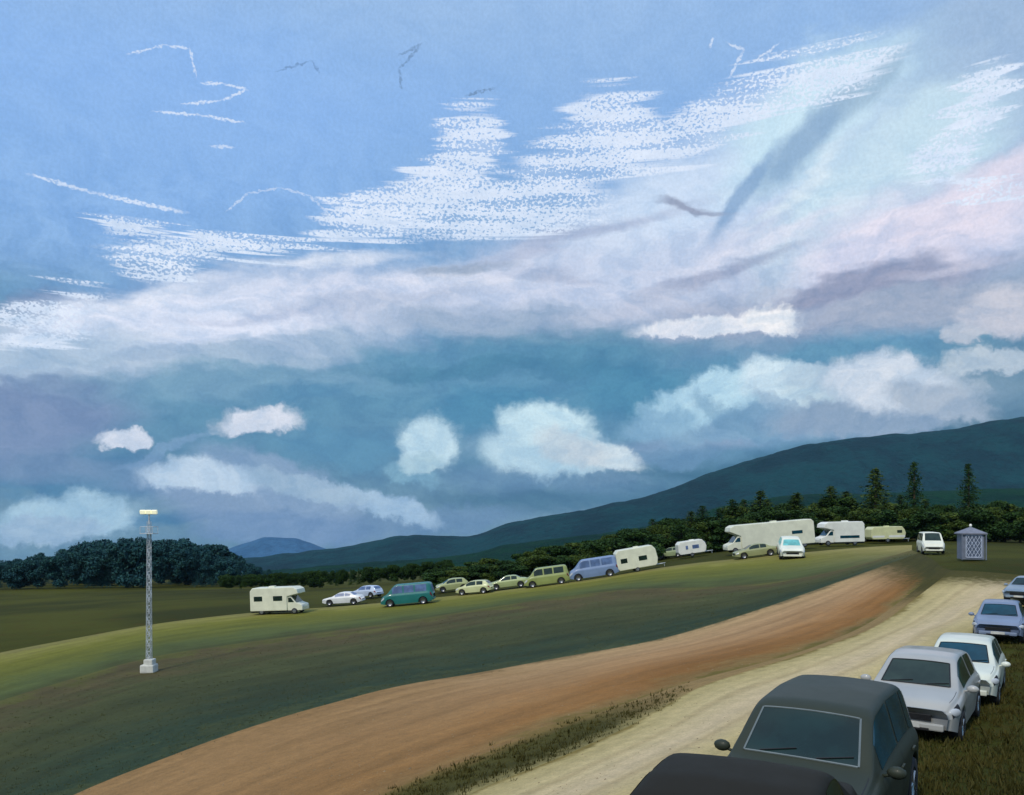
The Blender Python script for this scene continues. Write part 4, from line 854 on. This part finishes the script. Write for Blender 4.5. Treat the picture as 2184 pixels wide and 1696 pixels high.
# --- lattice lamp mast
KL = 29.0; lx, ly, lz = at(318, 1437, KL); lm = empty('lamp_mast', (lx, ly, lz)); tag(lm, 'tall pale lattice lamp mast on a white footing at the edge of the dark field', 'lamp mast')
top_z = (CV-1112)/KL-lz; lamp_z = (CV-1094)/KL-lz
bm = bmesh.new(); hw0, hw1 = .15, .10; zs0 = .7
def cw(z): return hw0+(hw1-hw0)*(z-zs0)/(top_z-zs0)
for sx in (-1, 1):
    for sy in (-1, 1): tube(bm, (sx*hw0, sy*hw0, zs0), (sx*hw1, sy*hw1, top_z), .028, .024, 6)
z = zs0; fl = 1; stp = .42
while z+stp < top_z:
    a, c_ = cw(z), cw(z+stp)
    for (p, q2) in (((-a, -a, z), (c_, -c_, z+stp)), ((a, a, z), (-c_, c_, z+stp)), ((-a, a, z), (-c_, -c_, z+stp)), ((a, -a, z), (c_, c_, z+stp))):
        if fl > 0: tube(bm, p, q2, .018, seg=4)
        else: tube(bm, (-p[0] if abs(p[1]-q2[1]) < .2 else p[0], p[1] if abs(p[1]-q2[1]) < .2 else -p[1], p[2]), (-q2[0] if abs(p[1]-q2[1]) < .2 else q2[0], q2[1] if abs(p[1]-q2[1]) < .2 else -q2[1], q2[2]), .018, seg=4)
    for (p, q2) in (((-a, -a, z), (a, -a, z)), ((-a, a, z), (a, a, z))): tube(bm, p, q2, .014, seg=4)
    z += stp; fl = -fl
bm_obj('mast', bm, M['galv'], lm)
bm = bmesh.new(); zp = (CV-1138)/KL-lz; box(bm, (0, 0, zp), (.95, .95, .06))
for sx in (-1, 1):
    for sy in (-1, 1): tube(bm, (sx*.45, sy*.45, zp), (sx*.45, sy*.45, zp+.5), .02, seg=5)
    tube(bm, (sx*.45, -.45, zp+.5), (sx*.45, .45, zp+.5), .02, seg=5); tube(bm, (-.45, sx*.45, zp+.5), (.45, sx*.45, zp+.5), .02, seg=5)
bm_obj('platform', bm, M['galv'], lm)
bm = bmesh.new(); tube(bm, (0, 0, top_z-.2), (0, 0, lamp_z-.1), .06, .05, 8); tube(bm, (-.6, 0, lamp_z-.08), (.6, 0, lamp_z-.08), .035, seg=6); hd = bm_obj('lamp_bracket', bm, M['galv'], lm)
m, q, pr, o_ = mat('lamp_diffuser'); q.put(pr.inputs['Base Color'], lin((240, 238, 208))+(1,)); q.put(pr.inputs['Emission Color'], lin((250, 246, 205))+(1,)); pr.inputs['Emission Strength'].default_value = .45; M['diff'] = m
for sx in (-.42, 0, .42):
    bm = bmesh.new(); box(bm, (sx, -.08, lamp_z+.06), (.40, .22, .30), Matrix.Rotation(R(12), 3, 'X'), .05); bm_obj('lamp_head', bm, M['diff'], lm)
bm = bmesh.new(); box(bm, (0, 0, .28), (1.0, .9, .62), bev=.1); box(bm, (.05, 0, .76), (.66, .66, .44), bev=.07); bm_obj('footing', bm, M['concrete'], lm)

# ------------------------------------------------------------------ grass tufts (nobody could count them)
def tufts(name, n, rmin, rmax, azr, keep, hgt, mk, label):
    r = np.exp(rng.uniform(math.log(rmin), math.log(rmax), n)); a = rng.uniform(R(azr[0]), R(azr[1]), n); x = r*np.sin(a); y = r*np.cos(a)
    z = H(x, y); u = CU+F*x/y; v = CV-F*z/y; ok = keep(u, v); x, y, z = x[ok], y[ok], z[ok]; n = len(x); nb = 7
    X = np.repeat(x, nb)+rng.normal(0, .06, n*nb); Y = np.repeat(y, nb)+rng.normal(0, .06, n*nb); Z = np.repeat(z, nb)-.02
    an = rng.uniform(0, 6.283, n*nb); h = hgt*rng.uniform(.4, 1.2, n*nb)*np.repeat(.6+.8*rng.random(n), nb); w = .006+.012*rng.random(n*nb)+np.repeat(np.hypot(x, y), nb)*.0004
    le = h*rng.uniform(.1, .7, n*nb); la = rng.uniform(0, 6.283, n*nb); ca, sa = np.cos(an), np.sin(an)
    V = np.stack([np.stack([X-ca*w, Y-sa*w, Z], -1), np.stack([X+ca*w, Y+sa*w, Z], -1), np.stack([X+np.cos(la)*le, Y+np.sin(la)*le, Z+h], -1)], 1).reshape(-1, 3)
    nF = n*nb; me = bpy.data.meshes.new(name); me.vertices.add(len(V)); me.vertices.foreach_set('co', V.ravel()); me.loops.add(nF*3)
    me.loops.foreach_set('vertex_index', np.arange(nF*3, dtype=np.int32)); me.polygons.add(nF); me.polygons.foreach_set('loop_start', np.arange(0, nF*3, 3, dtype=np.int32)); me.update(calc_edges=True)
    me.materials.append(M[mk]); return tag(link(bpy.data.objects.new(name, me)), label, 'grass', kind='stuff')
M['blade_olive'] = foliage('olive_grass_blades', (50, 52, 16), (66, 62, 20), (74, 68, 28))
M['blade_green'] = foliage('green_grass_blades', (76, 80, 44), (90, 90, 52), (66, 72, 42))
def ip(k, u): 
    p = sorted(E[k]); return np.interp(u, [q_[0] for q_ in p], [q_[1] for q_ in p])
tufts('verge_grass_tufts', 30000, 8, 70, (-25, 52), lambda u, v: ((v > ip(6, u)+6) & (u > 1500)) | ((v > ip(4, u)+2+rng.normal(0, 6, len(u))) & (v < ip(5, u)-2+rng.normal(0, 6, len(u))) & (u < 1470)), .13, 'blade_olive', 'rough olive grass on the verge and bank around the parked cars')
tufts('field_grass_tufts', 30000, 20, 110, (-38, 30), lambda u, v: (v > ip(2, u)+4) & (v < ip(3, u)+rng.normal(0, 5, len(u))), .06, 'blade_green', 'short dark green grass growing in the wide field')

M['stone'] = paint('track_stone', (132, 114, 86), .95, var=.3)
def stones(name, n, keep, label):
    r = np.exp(rng.uniform(math.log(9), math.log(60), n)); a = rng.uniform(R(-32), R(34), n); x = r*np.sin(a); y = r*np.cos(a); z = H(x, y)+.01; u = CU+F*x/y; v = CV-F*z/y
    ok = keep(u, v); x, y, z, r = x[ok], y[ok], z[ok], r[ok]; n = len(x); oc = np.array([(1, 0, 0), (0, 1, 0), (-1, 0, 0), (0, -1, 0), (.2, .1, .7), (0, 0, -.4)])
    sz = rng.uniform(.012, .04, n)*rng.uniform(.6, 1.3, n); V = np.repeat(np.c_[x, y, z], 6, 0)+np.tile(oc, (n, 1))*np.repeat(sz, 6)[:, None]*rng.uniform(.6, 1.3, (n*6, 3))
    Fo = np.array([(0, 1, 4), (1, 2, 4), (2, 3, 4), (3, 0, 4)]); Fc = (Fo[None]+np.arange(n)[:, None, None]*6).reshape(-1, 3)
    me = bpy.data.meshes.new(name); me.from_pydata(V.tolist(), [], Fc.tolist()); me.update(); me.materials.append(M['stone'])
    return tag(link(bpy.data.objects.new(name, me)), label, 'stones', kind='stuff')
stones('track_stones', 9000, lambda u, v: ((v > ip(3, u)) & (v < ip(4, u))) | ((v > ip(5, u)) & (v < ip(6, u))), 'small stones scattered over the brown dirt road and the pale sand track')

# ------------------------------------------------------------------ haze
bm = bmesh.new(); bmesh.ops.create_cube(bm, size=1); bmesh.ops.scale(bm, vec=(14400, 14400, 1400), verts=bm.verts); bmesh.ops.translate(bm, vec=(0, 0, 50), verts=bm.verts)
hm = bpy.data.materials.new('haze_air'); hm.use_nodes = True; ht = hm.node_tree; ht.nodes.clear()
pv = ht.nodes.new('ShaderNodeVolumePrincipled'); pv.inputs['Color'].default_value = (.5, .74, .97, 1); pv.inputs['Density'].default_value = .000035; pv.inputs['Anisotropy'].default_value = .0
ho = ht.nodes.new('ShaderNodeOutputMaterial'); ht.links.new(pv.outputs[0], ho.inputs['Volume'])
hz = bm_obj('haze', bm, hm); hz['kind'] = 'stuff'; hz['label'] = 'thin pale blue haze filling the valley air'; hz['category'] = 'haze'
